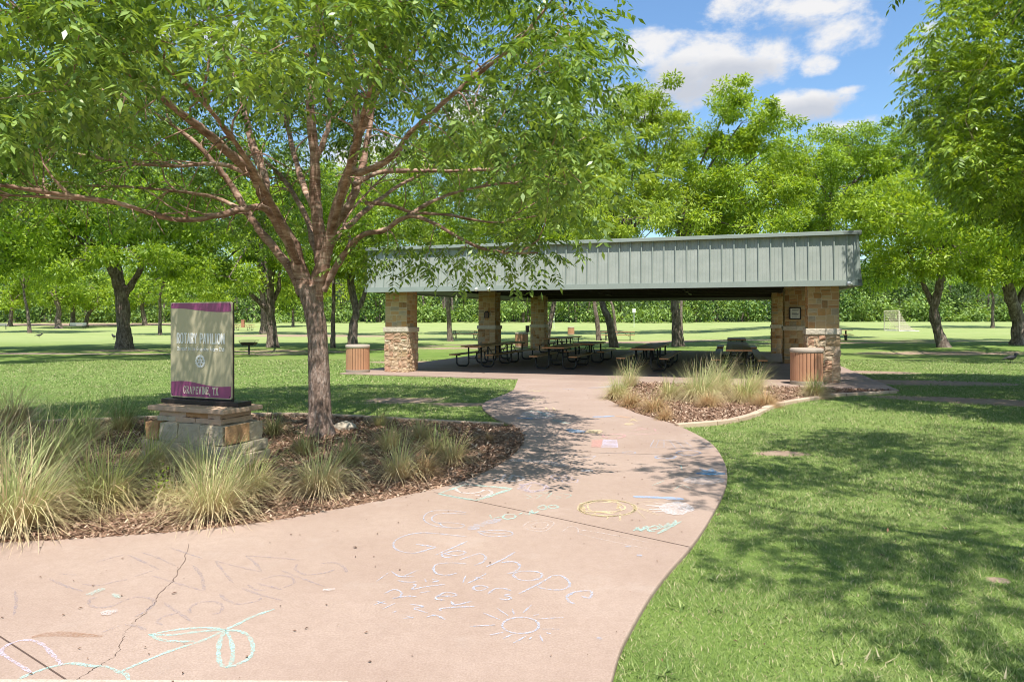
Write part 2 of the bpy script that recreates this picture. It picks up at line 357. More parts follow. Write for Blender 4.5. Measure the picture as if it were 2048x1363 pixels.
# ------------------------------------------------------------------ the ground
def terrain(x, y):
    x = np.asarray(x, float); y = np.asarray(y, float); D = np.maximum(y, 1)
    r = np.clip((x/D-.2)/.22, 0, 1)
    zl = 1.48*np.clip((y-60)/65, 0, 1)**2; zr = 1.48*np.clip((y-36)/79, 0, 1)
    z = zl*(1-r)+zr*r
    z += .035*np.sin(x*.23+1)*np.sin(y*.19)*np.clip((y-24)/12, 0, 1)
    return z-.035
def gz(x, y): return float(terrain(x, y))
def make_ground():
    ys = np.concatenate([np.linspace(-60, 0, 8), np.linspace(2, 60, 59), np.linspace(62, 140, 40), np.linspace(160, 1500, 14)])
    xs = np.concatenate([-np.geomspace(1500, 62, 14), np.linspace(-60, 60, 81), np.geomspace(62, 1500, 14)])
    X, Y = np.meshgrid(xs, ys); Z = terrain(X, Y)
    V = np.stack([X, Y, Z], -1).reshape(-1, 3); nx = len(xs); i, j = np.meshgrid(np.arange(nx-1), np.arange(len(ys)-1)); a = (j*nx+i).ravel()
    me = npmesh('ground', V, np.stack([a, a+1, a+nx+1, a+nx], -1))
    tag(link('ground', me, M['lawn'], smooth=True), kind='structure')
make_ground()
# path outline (measured on the ground)
left_px = [(-420, 1093), (-200, 1090), (0, 1083), (200, 1072), (400, 1057), (560, 1037), (700, 1011), (820, 987), (930, 959), (1006, 922.6), (1040, 893), (1048, 874), (1039, 859.5), (1022, 848), (992, 836), (968, 818), (965, 808), (976, 799.8), (999, 791.5), (1019, 783), (1028, 776.5), (1033, 764), (1036, 757)]
right_px = [(1300, 764), (1262, 770), (1222, 783), (1216, 795), (1228, 804), (1268, 823), (1311, 836), (1351, 848), (1397.7, 869.5), (1427.6, 889.4), (1447.5, 919), (1454.8, 949), (1447.5, 982), (1417.6, 1038.8), (1381, 1092), (1338, 1140), (1300, 1190), (1262, 1255), (1240, 1300), (1222, 1363)]
Lp = smooth_curve([G(*p) for p in left_px], 5); Rp = smooth_curve([G(*p) for p in right_px], 5)
Lp = [tuple(p) for p in Lp]; Rp = [tuple(p) for p in Rp]
th = R(17.5); A = np.array((math.cos(th), -math.sin(th))); B = np.array((math.sin(th), math.cos(th))); O = np.array((-4.12, 22.4))
def AB(a, b): p = O+A*a+B*b; return (float(p[0]), float(p[1]))
path_poly = Lp+[AB(5.4, .1), AB(8.0, .1)]+Rp+[(.40, 2.6), (.42, 1.0), (.7, -3), (-9, -3), (-9, 5.1)]
def fill_poly(name, poly, z1, z0, mat, kind='structure', bev=None):
    mb = MB(); mb.prism(poly[::-1] if sum((poly[i-1][0]*p[1]-p[0]*poly[i-1][1]) for i, p in enumerate(poly)) < 0 else poly, z0, z1)
    o = mb.build(name, mat); tag(o, kind=kind)
    if bev: bevel(o, bev, 2)
    return o
path = fill_poly('path', path_poly, 0, -.25, M['path'], bev=.012)
slab_poly = [AB(-1.05, -.95), AB(14.47, -1.66), AB(14.47, 18.9), AB(-1.05, 18.9)]
slab = fill_poly('pavilion_floor', slab_poly, .006, -.2, M['slab'], bev=.01)
# control joints, crack and stain of the concrete
def ribbon(mb, pts, w, z=.003, jit=0, rng=None, taper=False):
    pts = [np.array(p, float) for p in pts]; V = []; n = len(pts)
    for i, p in enumerate(pts):
        d = pts[min(i+1, n-1)]-pts[max(i-1, 0)]; d /= np.linalg.norm(d)+1e-9; q = np.array((-d[1], d[0]))
        ww = w*.5*(1+(rng.uniform(-jit, jit) if jit else 0))*(min(1, .35+min(i, n-1-i)*.5) if taper else 1)
        V += [(*(p+q*ww), z), (*(p-q*ww), z)]
    mb.add(V, [(2*i, 2*i+1, 2*i+3, 2*i+2) for i in range(n-1)])
rg = random.Random(5)
mjoint = simple('joint_dirt', (.10, .065, .05), .95)
mb = MB()
for l in [[(-60, 1233), (150, 1370)], [(868, 984), (1120, 1037), (1379, 1093)], [(1044, 900), (1200, 905), (1440, 912)], [(1033, 765), (1290, 771)]]:
    q = [np.array(G(*p)) for p in l]; ribbon(mb, q, .008, .002)
mb.build('joint', mjoint, path)
mb = MB(); R7 = lambda pts: [(x/2.926, 1060+y/2.926) for x, y in pts]; R8 = lambda pts: [(700+x/3.413, 1000+y/3.413) for x, y in pts]; R6 = lambda pts: [(820+x/3.012, 740+y/3.012) for x, y in pts]
cr = R7([(1100, 80), (1080, 170), (1045, 235), (1030, 270), (1000, 310), (950, 350), (920, 400), (905, 425), (875, 455), (850, 485), (785, 535), (775, 555), (730, 600), (715, 640), (700, 690), (685, 720), (640, 755), (580, 790), (520, 830), (470, 860), (430, 890)])
q = []
for p in smooth_curve([G(*p) for p in cr], 4): q.append(p+np.array((rg.uniform(-.008, .008), rg.uniform(-.008, .008))))
ribbon(mb, q, .0028, .0022, .9, rg); mb.build('crack', mjoint, path)
def alpha_mat(name, col, lo, hi, sc=120, scale=None, low=None):
    t = NT(name); v = t.co(True); n = t.noise(sc, 3, .7, v, scale); f = t.mr(n, lo, hi)
    n2 = t.noise(6, 3, .6, v); f = t.math('MULTIPLY', f, t.mr(n2, .3, .6, .4, .95))
    b = t.bsdf(col, .95, 0, .05); tr = t.n('ShaderNodeBsdfTransparent'); m = t.n('ShaderNodeMixShader'); t.L(f, m.inputs[0]); t.L(tr.outputs[0], m.inputs[1]); t.L(b, m.inputs[2]); return t.done(m.outputs[0])
mb = MB(); ribbon(mb, [G(*p) for p in R7([(185, 625), (250, 612), (340, 605), (450, 612), (600, 620)])], .06, .0022, 0, None, True); mb.build('rust_stain', alpha_mat('rust', (.36, .18, .09), .30, .90, 60), path)
mb = MB(); mb.add([(-4, 3.213, .003), (-.75, 3.183, .003), (-.75, 2.2, .003), (-4, 2.2, .003)], [(0, 1, 2, 3)][::-1]); mb.f = [f[::-1] for f in mb.f]; mb.build('pale_joint_strip', M['pale_concrete'], path)

# mulch beds and stone edging
bed1_back = [(-560, 868), (-250, 856), (130, 841), (350, 833), (560, 828.5), (671, 831), (771, 836), (863, 841.5), (1021, 849)]
b1b = [tuple(p) for p in smooth_curve([G(*p) for p in bed1_back], 6)]
k0 = min(range(len(Lp)), key=lambda i: abs(Lp[i][0]-b1b[-1][0])+abs(Lp[i][1]-b1b[-1][1]))
bed1_poly = b1b+[(x+.03, y-.03) for x, y in Lp[k0::-1]]
bed2_front = [(1352, 851), (1416, 846), (1467, 839.6), (1505, 829.5), (1543, 812), (1581, 803), (1632, 795), (1675, 789), (1740, 785.5), (1790, 783)]
b2f = [tuple(p) for p in smooth_curve([G(*p) for p in bed2_front], 6)]
k1 = min(range(len(Rp)), key=lambda i: abs(Rp[i][0]-b2f[0][0])+abs(Rp[i][1]-b2f[0][1]))
bed2_poly = b2f+[AB(14.3, -1.55), AB(7.6, -1.15)]+Rp[3:k1+1]
def bed(name, poly, seed):
    import bmesh
    xs = [p[0] for p in poly]; ys = [p[1] for p in poly]
    return fill_poly(name, poly, -.018, -.2, M['mulch'])
bed('mulch_bed', bed1_poly, 1); bed('mulch_bed', bed2_poly, 2)
def chips(poly, n, seed):
    r = np.random.default_rng(seed); pl = np.array(poly); x0, y0 = pl.min(0); x1, y1 = pl.max(0); y0 = max(y0, 4)
    X = r.uniform(max(x0, -9), x1, n*3); Y = y0+(y1-y0)*r.random(n*3)**1.6; k = inpoly(X, Y, poly); X = X[k][:n]; Y = Y[k][:n]; n = len(X)
    L_ = r.uniform(.012, .05, n)*(.7+Y*.05); w = L_*r.uniform(.18, .45, n); a = r.uniform(0, math.pi, n); p = r.normal(0, .35, n)
    d = np.stack([np.cos(a)*np.cos(p), np.sin(a)*np.cos(p), np.sin(p)], 1); s_ = np.stack([-np.sin(a), np.cos(a), r.normal(0, .4, n)], 1)
    c = np.stack([X, Y, -.012+np.abs(np.sin(p))*L_*.5+r.random(n)*.02], 1)
    Q = np.stack([c-d*L_[:, None]*.5-s_*w[:, None]*.5, c+d*L_[:, None]*.5-s_*w[:, None]*.4, c+d*L_[:, None]*.5+s_*w[:, None]*.5, c-d*L_[:, None]*.5+s_*w[:, None]*.4], 1)
    return Q.reshape(-1, 3)
cv = np.concatenate([chips(bed1_poly, 60000, 3), chips(bed2_poly, 22000, 4)])
tag(link('wood_chips', npmesh('wood_chips', cv, np.arange(len(cv)).reshape(-1, 4)), M['chip']), 'shredded bark mulch chips loose over both planting beds', 'mulch', kind='stuff')
def edging(poly, label, seed):
    mb = MB(); rng = random.Random(seed); pts = [np.array(p) for p in poly]
    ds = [0]
    for a_, b_ in zip(pts, pts[1:]): ds.append(ds[-1]+np.linalg.norm(b_-a_))
    def at(s_):
        return np.array([np.interp(s_, ds, [p[0] for p in pts]), np.interp(s_, ds, [p[1] for p in pts])])
    s_ = 0
    while s_ < ds[-1]-.15:
        l = rng.uniform(.45, .8); l = min(l, ds[-1]-s_); n = 5
        for k in range(1):
            V = []; h = .022+rng.uniform(0, .012)
            for i in range(n):
                u = s_+.008+(l-.016)*i/(n-1); p = at(u); d = at(min(u+.02, ds[-1]))-at(max(u-.02, 0)); d /= np.linalg.norm(d)+1e-9; q = np.array((-d[1], d[0])); w = .07+rng.uniform(-.008, .008)
                V += [(*(p+q*w), -.15), (*(p+q*(w-.01)), h), (*(p-q*(w-.01)), h), (*(p-q*w), -.15)]
            fs = [(4*i+a, 4*i+4+a, 4*i+4+b, 4*i+b) for i in range(n-1) for a, b in ((0, 1), (1, 2), (2, 3))]+[(0, 1, 2, 3), (4*n-1, 4*n-2, 4*n-3, 4*n-4)]
            mb.add(V, fs)
        s_ += l
    tag(bevel(mb.build('stone_edging', M['edging']), .008), label, 'edging')
edging(b1b, 'low stone edging between the lawn and the mulch bed behind the tree', 1)
edging(b2f, 'curved stone edging along the front of the mulch bed before the pavilion', 2)
# far footpath
fp = [(-300, 705), (200, 707), (475, 706.5), (600, 706), (864, 691), (951, 688), (1100, 686), (1300, 685), (1550, 685), (1780, 687), (2048, 689), (2300, 692)]
fpp = smooth_curve([G(*p) for p in fp], 6); V = []; 
for i, p in enumerate(fpp):
    V += [(p[0], p[1]-.5, gz(p[0], p[1]-.5)+.02), (p[0], p[1]+.5, gz(p[0], p[1]+.5)+.02)]
mb = MB(); mb.add(V, [(2*i, 2*i+2, 2*i+3, 2*i+1) for i in range(len(fpp)-1)]); tag(mb.build('footpath', M['slab']), kind='structure')

# ------------------------------------------------------------------ short turf
def turf():
    r = np.random.default_rng(11)
    def zone(x0, x1, y0, y1, n, hmin, hmax, w):
        X = r.uniform(x0, x1, n); Y = r.uniform(y0, y1, n)
        k = (np.abs(X) < Y*.80+.6)
        for pl in (path_poly, slab_poly, bed1_poly, bed2_poly): k &= ~inpoly(X, Y, pl)
        X = X[k]; Y = Y[k]
        for (cx, cy, rx, ry, rot, amp) in DIRT:
            c, s_ = math.cos(rot), math.sin(rot); u = ((X-cx)*c+(Y-cy)*s_)/rx; v = (-(X-cx)*s_+(Y-cy)*c)/ry
            q = u*u+v*v; kk = q > r.uniform(.2, 1.3, len(X)); X = X[kk]; Y = Y[kk]
        n = len(X)
        # patchy height
        ph = .75+.3*np.sin(X*2.1+np.sin(Y*1.7)*1.3)*np.sin(Y*2.6+X*.7)
        h = r.uniform(hmin, hmax, n)*ph; a = r.uniform(0, 2*math.pi, n); ln = r.uniform(.3, 1.9, n)*h; ww = w*r.uniform(.6, 1.3, n)
        z = terrain(X, Y)-.004; c = np.stack([X, Y, z], 1); s_ = np.stack([np.cos(a), np.sin(a), 0*a], 1)*ww[:, None]*.5
        b_ = a+math.pi/2+r.normal(0, .5, n); tip = c+np.stack([np.cos(b_)*ln, np.sin(b_)*ln, h], 1)
        return np.stack([c-s_, c+s_, tip], 1).reshape(-1, 3)
    def weeds(n, per):
        X = r.uniform(.5, 9, n); Y = r.uniform(3, 13, n); k = np.abs(X) < Y*.8
        for pl in (path_poly, bed2_poly): k &= ~inpoly(X, Y, pl)
        X = np.repeat(X[k], per); Y = np.repeat(Y[k], per); m_ = len(X); a = r.uniform(0, 6.28, m_); ln = r.uniform(.02, .08, m_); h = r.uniform(.02, .05, m_)
        c = np.stack([X+r.normal(0, .03, m_), Y+r.normal(0, .03, m_), np.full(m_, -.03)], 1); s_ = np.stack([-np.sin(a), np.cos(a), 0*a], 1)*.006
        return np.stack([c-s_, c+s_, c+np.stack([np.cos(a)*ln, np.sin(a)*ln, h], 1)], 1).reshape(-1, 3)
    V = np.concatenate([weeds(300, 12), zone(.3, 6, 2.6, 6, 170000, .016, .040, .006), zone(1, 9, 6, 10.5, 150000, .02, .045, .010), zone(-16, 18, 10.5, 18, 230000, .03, .055, .014), zone(-20, 22, 18, 30, 130000, .03, .06, .03)])
    tag(link('grass', npmesh('grass', V, np.arange(len(V)).reshape(-1, 3)), M['turf_blade']), 'short mown green grass of the lawn', 'grass', kind='stuff')
turf()

# ------------------------------------------------------------------ ornamental grass tufts
def tuft_mesh(seed, n, hgt, spread, w=.0045, erect=.3, seg=6):
    r = np.random.default_rng(seed); a = r.uniform(0, 2*math.pi, n); L_ = hgt*r.uniform(.45, 1.3, n)
    lean = np.abs(r.normal(0, .5, n))*spread+.05; base = r.random(n)**.5*.11*hgt/.6
    a2 = a+r.normal(0, .6, n); straight = r.random(n) < erect; curl = np.where(straight, .35, 2.7)*(.3+1.0*r.random(n))*spread; wind = .18
    ts = np.linspace(0, 1, seg); th_ = lean[:, None]+curl[:, None]*ts[None]**1.6; th_ = np.minimum(th_, 2.35)
    ds = 1/(seg-1); rad = np.concatenate([np.zeros((n, 1)), np.cumsum(np.sin((th_[:, 1:]+th_[:, :-1])/2)*ds, 1)], 1)*L_[:, None]
    z = np.concatenate([np.zeros((n, 1)), np.cumsum(np.cos((th_[:, 1:]+th_[:, :-1])/2)*ds, 1)], 1)*L_[:, None]
    z = np.maximum(z, .01*r.random((n, 1))); bend = a2[:, None]+r.normal(0, .25, n)[:, None]*ts[None]
    x = base[:, None]*np.cos(a)[:, None]+rad*np.cos(bend)+wind*z*ts[None]*hgt; y = base[:, None]*np.sin(a)[:, None]+rad*np.sin(bend)
    ww = w*(1-.85*ts[None]**1.5)*r.uniform(.7, 1.4, n)[:, None]; px = -np.sin(a2)[:, None]*ww; py = np.cos(a2)[:, None]*ww
    Lf = np.stack([x-px, y-py, z], -1); Rt = np.stack([x+px, y+py, z], -1); V = np.stack([Lf, Rt], 2).reshape(-1, 3)
    i = (np.arange(n)[:, None]*seg+np.arange(seg-1)[None]).ravel()*2
    return npmesh('tussock', V, np.stack([i, i+1, i+3, i+2], 1))
def tuft(px, py, hgt, wid, n, mat, label, erect=.3, w=.0036):
    right_bed = px > 1100; n = int(n*(1.25 if right_bed else .56)); hgt *= (.88 if right_bed else .80); wid *= (1.45 if right_bed else 1.3)
    x, y = G(px, py); me = tuft_mesh(int(px*7+py), n, hgt, wid, w, erect)
    o = link('tussock_plant', me, M[mat]); o.location = (x, y, -.02); o.rotation_euler.z = 0
    tag(o, label, 'plant clump', 'ornamental clumps in the mulch beds')
T_ = [
 (30, 1055, 1.05, 1.0, 1900, 'tuft_pale', 'largest arching grass clump at the bottom left, hanging over the path edge'),
 (-60, 985, 1.2, .9, 1500, 'tuft_pale', 'tall pale grass clump cut by the left frame edge'),
 (205, 1008, .85, 1.15, 1700, 'tuft_green', 'broad green arching clump second from the left by the path'),
 (110, 935, .95, 1.0, 1300, 'tuft_green', 'green clump behind the largest arching clump at left'),
 (300, 945, .7, 1.0, 1000, 'tuft_green', 'green clump in front of the left end of the stone pedestal'),
 (345, 1005, .50, .9, 700, 'tuft_pale', 'low straw based clump between the broad clump and the sign front'),
 (425, 1030, .78, .95, 1500, 'tuft_pale', 'wide spiky clump nearest the path in front of the sign'),
 (500, 985, .62, .95, 1000, 'tuft_green', 'clump right of the spiky one, beneath the right end of the pedestal'),
 (395, 955, .6, .9, 900, 'tuft_pale', 'spiky clump directly against the front of the pedestal'),
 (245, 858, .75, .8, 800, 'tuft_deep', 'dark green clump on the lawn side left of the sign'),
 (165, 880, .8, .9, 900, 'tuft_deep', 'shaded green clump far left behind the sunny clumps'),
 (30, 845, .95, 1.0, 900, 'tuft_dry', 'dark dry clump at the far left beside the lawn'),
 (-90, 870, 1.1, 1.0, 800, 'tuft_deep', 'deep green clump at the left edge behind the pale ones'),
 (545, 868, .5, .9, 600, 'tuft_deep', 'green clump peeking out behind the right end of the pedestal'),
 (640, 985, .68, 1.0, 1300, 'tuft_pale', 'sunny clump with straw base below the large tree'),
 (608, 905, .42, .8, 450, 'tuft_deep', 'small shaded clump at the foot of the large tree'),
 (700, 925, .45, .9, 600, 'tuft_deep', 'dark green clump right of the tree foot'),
 (795, 955, .60, .8, 800, 'tuft_pale', 'upright spiky clump with dry base in the middle of the bed'),
 (848, 948, .42, .9, 550, 'tuft_dry', 'low dry clump just right of the upright spiky one'),
 (778, 898, .52, .7, 650, 'tuft_green', 'bushy clump behind the upright spiky one'),
 (845, 875, .48, .9, 650, 'tuft_green', 'rounded fresh green clump near the back of the bed'),
 (905, 922, .52, 1.1, 800, 'tuft_green', 'clump nearest the path bend with long arching blades'),
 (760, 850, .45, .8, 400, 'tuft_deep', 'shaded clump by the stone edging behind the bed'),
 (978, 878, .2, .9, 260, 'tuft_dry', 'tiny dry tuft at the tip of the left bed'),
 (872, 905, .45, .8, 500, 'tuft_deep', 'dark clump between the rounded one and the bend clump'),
 (1236, 797, .62, 1.0, 850, 'tuft_green', 'leftmost clump of the right bed, leaning over the path'),
 (1262, 812, .45, .8, 600, 'tuft_dry', 'straw coloured clump on the path edge of the right bed'),
 (1309, 823, .48, .85, 700, 'tuft_dry', 'tawny rounded clump in the right bed nearest the path corner'),
 (1330, 838, .28, .8, 350, 'tuft_dry', 'smallest tawny tuft at the front of the right bed'),
 (1340, 797, .58, .9, 700, 'tuft_green', 'green clump with brown heart in the right bed'),
 (1400, 800, .95, 1.0, 1500, 'tuft_pale', 'biggest clump of the right bed with long blades before the tables'),
 (1418, 812, .42, .8, 600, 'tuft_dry', 'brown clump at the foot of the biggest clump of the right bed'),
 (1440, 782, .95, .8, 650, 'tuft_pale', 'tall sparse clump behind the biggest one in the right bed'),
 (1490, 802, .68, 1.1, 1000, 'tuft_green', 'wide mounded clump right of the biggest clump'),
 (1530, 810, .48, .9, 600, 'tuft_dry', 'tawny clump at the right end of the mounded row'),
 (1260, 772, .75, .5, 260, 'tuft_pale', 'sparse upright stalks at the left rear of the right bed'),
 (1510, 780, .8, .7, 320, 'tuft_pale', 'thin upright stalks in front of the nested tables'),
 (1630, 792, .58, 1.1, 1000, 'tuft_green', 'lone round clump in front of the right stone pillar'),
]
for a in T_: tuft(*a, erect=.35 if a[5] != 'tuft_dry' else .15)
# small leafy weed
def weed():
    r = np.random.default_rng(4); x, y = G(318, 1005); n = 70; V = []
    c = r.normal(0, 1, (n, 3))*(.07, .07, .07)+(0, 0, .18); d = r.normal(0, 1, (n, 3)); d /= np.linalg.norm(d, axis=1)[:, None]; s_ = np.cross(d, r.normal(0, 1, (n, 3))); s_ /= np.linalg.norm(s_, axis=1)[:, None]
    V = np.stack([c, c+d*.02+s_*.01, c+d*.04, c+d*.02-s_*.01], 1).reshape(-1, 3)
    o = thing('weed', (x, y, -.02), 'small yellow green leafy weed among the grass clumps by the path', 'weed')
    link('leaves', npmesh('leaves', V, np.arange(len(V)).reshape(-1, 4)), M['leaf_pecan'], o)
    mb = MB()
    for k in range(5): mb.tube([(0, 0, 0), (rg.uniform(-.05, .05), rg.uniform(-.05, .05), .2)], [.004, .002], 5)
    mb.build('stem', M['tuft_dry'], o)
weed()

# ------------------------------------------------------------------ pavilion
pav = thing('picnic_pavilion', (O[0], O[1], 0), 'open picnic pavilion with grey green metal fascia and stone pillars', 'pavilion', rz=-th)
SL = .0095
def stone_faces(mb, x0, x1, y0, y1, z0, z1, rng, mn=.12, mx=.34, rough=.006, prot=.012):
    """irregular ashlar on the four sides of a pillar"""
    def split(a0, a1, b0, b1, out):
        w, h = a1-a0, b1-b0
        if (w > mx or h > mx*.8 or (w*h > .045 and rng.random() < .75)) and (w > 2*mn or h > 2*mn*.6):
            if (w/h > 1.3 or h < 2*mn*.6) and w > 2*mn:
                c = a0+w*rng.uniform(.35, .65); split(a0, c, b0, b1, out); split(c, a1, b0, b1, out)
            elif h > 2*mn*.6:
                c = b0+h*rng.uniform(.35, .65); split(a0, a1, b0, c, out); split(a0, a1, c, b1, out)
            else: out.append((a0, a1, b0, b1))
        else: out.append((a0, a1, b0, b1))
    for side in range(4):
        W_ = (x1-x0) if side % 2 == 0 else (y1-y0); st = []; split(0, W_, z0, z1, st)
        for (a0, a1, b0, b1) in st:
            g = .009; e = prot*rng.uniform(.5, 1.6); a0 += g; a1 -= g; b0 += g; b1 -= g; n = 4
            aa = np.linspace(a0, a1, n); bb = np.linspace(b0, b1, n); V = []
            for i, a_ in enumerate(aa):
                for j, b_ in enumerate(bb):
                    ed = i in (0, n-1) or j in (0, n-1)
                    V.append((a_+(0 if not ed else rng.uniform(-.004, .004)), b_+rng.uniform(-.004, .004), e*(.55 if ed else 1)+rng.uniform(-rough, rough)))
            nn = n*n; 
            # rim back to the mortar
            rim = [(0, j) for j in range(n)]+[(i, n-1) for i in range(1, n)]+[(n-1, j) for j in range(n-2, -1, -1)]+[(i, 0) for i in range(n-2, 0, -1)]
            for (i, j) in rim: V.append((V[i*n+j][0], V[i*n+j][1], -.004))
            fs = [(i*n+j, (i+1)*n+j, (i+1)*n+j+1, i*n+j+1) for i in range(n-1) for j in range(n-1)]
            m = len(rim); fs += [(rim[k][0]*n+rim[k][1], rim[(k+1) % m][0]*n+rim[(k+1) % m][1], nn+(k+1) % m, nn+k) for k in range(m)]
            def T(v):
                u, z, d = v
                if side == 0: return (x0+u, y0-d, z)
                if side == 1: return (x1+d, y0+u, z)
                if side == 2: return (x1-u, y1+d, z)
                return (x0-d, y1-u, z)
            mb.add([T(v) for v in V], fs)
PW = .82
def pillar(a, b, seed, low='stone_low'):
    rng = random.Random(seed); top = 2.78+SL*b
    c = MB(); c.box(a+.03, a+PW-.03, b+.03, b+PW-.03, 0, top+.3); p = c.build('pillar', M['mortar'], pav)
    u = MB(); stone_faces(u, a+.03, a+PW-.03, b+.03, b+PW-.03, 1.45, top+.2, rng, .12, .36, .004, .014); u.build('cut_stones', M['stone_up'], p)
    l = MB(); stone_faces(l, a+.01, a+PW-.01, b+.01, b+PW-.01, .0, 1.27, rng, .11, .34, .014 if low == 'stone_low' else .004, .02); l.build('rough_stones', M[low], p)
    c2 = MB(); c2.box(a+.012, a+PW-.012, b+.012, b+PW-.012, 0, 1.28); c2.build('pillar_base', M['mortar'], p)
    bd = MB(); 
    for (xa, xb, ya, yb) in ((a-.03, a+PW*.55, b-.03, b+.10), (a+PW*.555, a+PW+.03, b-.032, b+.10), (a-.03, a+.1, b+.105, b+PW+.03), (a+PW-.1, a+PW+.03, b+.105, b+PW+.03), (a+.105, a+PW-.105, b+PW-.1, b+PW+.03)):
        bd.box(xa, xb, ya, yb, 1.285, 1.44, None, .006, rng)
    bevel(bd.build('limestone_band', M['limestone'], p), .012)
W0 = 13.42; BL = 17.9
bs_ = (0, 8.67, 17.07)
for i, b in enumerate(bs_): pillar(0, b, 10+i, 'stone_low' if i == 0 else 'stone_up')
pillar(W0-PW, 0, 20)
pillar(W0-PW, 8.5, 21, 'stone_up'); pillar(W0-PW, 17.07, 22, 'stone_up')
OV = .42; INS = .12; Z0 = 2.57; Z1 = 3.93
# ring of slanted metal fascia: each side has its panel sheet, ribs, cap and bottom trim
x0, x1, y0, y1 = -OV, W0+OV, -OV, BL+OV
def side(p0, p1, zb0, zb1, name):
    p0 = np.array(p0, float); p1 = np.array(p1, float); Lt = np.linalg.norm(p1-p0); d = (p1-p0)/Lt; nrm = np.array((d[1], -d[0]))  # outward
    def pt(s_, out, z):   # z measured 0..1 along height
        zb = zb0+(zb1-zb0)*s_/Lt; k = INS*z; q = p0+d*s_+nrm*(out-k); q = q+d*(k if s_ < .01 else 0)-d*(k if s_ > Lt-.01 else 0)
        return (q[0], q[1], zb+(Z1-Z0)*z)
    f = MB(); N = 46 if Lt < 15 else 60; st = Lt/N
    # fluted panels: shallow pleats between the ribs
    prof = [(0, 0)]
    for k in range(N):
        s0 = k*st
        for (u, o_) in ((.06, 0), (.30, 0), (.32, .006), (.36, .006), (.38, 0), (.62, 0), (.64, .006), (.68, .006), (.70, 0), (.94, 0), (1, 0)): prof.append((s0+u*st, o_))
    V = []
    for (s_, o_) in prof: V += [pt(s_, o_, .02), pt(s_, o_, .99)]
    f.add(V, [(2*i, 2*i+2, 2*i+3, 2*i+1) for i in range(len(prof)-1)])
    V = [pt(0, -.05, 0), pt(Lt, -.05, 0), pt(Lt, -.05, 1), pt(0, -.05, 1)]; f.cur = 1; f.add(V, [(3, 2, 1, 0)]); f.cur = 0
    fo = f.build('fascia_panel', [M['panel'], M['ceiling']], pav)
    r = MB()
    for k in range(N+1):
        s_ = min(max(k*st, .05), Lt-.05); w = .011
        vs = [pt(s_-w, -.002, .03), pt(s_+w, -.002, .03), pt(s_+w, .03, .03), pt(s_-w, .03, .03), pt(s_-w*1.5, -.002, .97), pt(s_+w*1.5, -.002, .97), pt(s_+w*1.5, .06, .97), pt(s_-w*1.5, .06, .97)]
        r.add(vs, [(3, 2, 1, 0), (4, 5, 6, 7), (0, 1, 5, 4), (1, 2, 6, 5), (2, 3, 7, 6), (3, 0, 4, 7)])
    r.build('standing_rib', M['trim'], fo)
    t_ = MB()
    def bar(za, zb, oa, ob):
        vs = []
        for s_ in (0, Lt):
            e = -1 if s_ == 0 else 1
            for z_, o_ in ((za, oa), (za, ob), (zb, ob), (zb, oa)):
                q = pt(s_, o_, z_); q = (q[0]+d[0]*ob*e, q[1]+d[1]*ob*e, q[2]); vs.append(q)
        t_.add(vs, [(0, 1, 2, 3), (7, 6, 5, 4), (0, 4, 5, 1), (1, 5, 6, 2), (2, 6, 7, 3), (3, 7, 4, 0)])
    bar(-.015, .095, -.06, .035); t_.build('drip_edge', M['trim'], fo); t_ = MB(); bar(.955, 1.03, -.3, .14); bevel(t_.build('cap_flashing', M['trim'], fo), .008)
    for s0, s1 in ((0, .15), (Lt-.15, Lt)):
        cn = MB()
        za, zb = .1, .952; vs = [pt(s0, -.01, za), pt(s1, -.01, za), pt(s1, .04, za), pt(s0, .04, za)]+[pt(s0, -.01, zb), pt(s1, -.01, zb), pt(s1, .04, zb), pt(s0, .04, zb)]
        cn.add(vs, [(3, 2, 1, 0), (4, 5, 6, 7), (0, 1, 5, 4), (1, 2, 6, 5), (2, 3, 7, 6), (3, 0, 4, 7)])
        cn.build('corner_trim', M['trim'], fo)
zf, zbk = Z0, Z0+SL*(BL+2*OV)
side((x0, y0), (x1, y0), zf, zf, 'front'); side((x1, y0), (x1, y1), zf, zbk, 'right'); side((x1, y1), (x0, y1), zbk, zbk, 'back'); side((x0, y1), (x0, y0), zbk, zf, 'left')
def deck(z, th_, ins, name, mat):
    m = MB(); a0, a1, b0, b1 = x0+ins, x1-ins, y0+ins, y1-ins
    V = [(a0, b0, z), (a1, b0, z), (a1, b1, z+SL*(b1-b0)), (a0, b1, z+SL*(b1-b0))]; V += [(x, y, q+th_) for x, y, q in V]
    m.add(V, [(3, 2, 1, 0), (4, 5, 6, 7), (0, 1, 5, 4), (1, 2, 6, 5), (2, 3, 7, 6), (3, 0, 4, 7)]); return m.build(name, mat, pav)
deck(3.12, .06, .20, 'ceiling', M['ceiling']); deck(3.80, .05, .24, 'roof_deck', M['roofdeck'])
for k in range(7):
    m = MB(); b = .3+k*(BL-.75)/6; z = 2.80+SL*b
    m.box(-.1, W0+.1, b, b+.14, z+.02, z+.05); m.box(-.1, W0+.1, b+.06, b+.08, z+.05, z+.28); m.box(-.1, W0+.1, b, b+.14, z+.28, z+.31)
    m.build('ceiling_beam', M['beam'], pav)
for a in (.34, 4.4, 8.6, W0-.5):
    m = MB(); m.box(a, a+.12, -.15, BL+.15, 3.0, 3.11); m.build('purlin', M['beam'], pav)
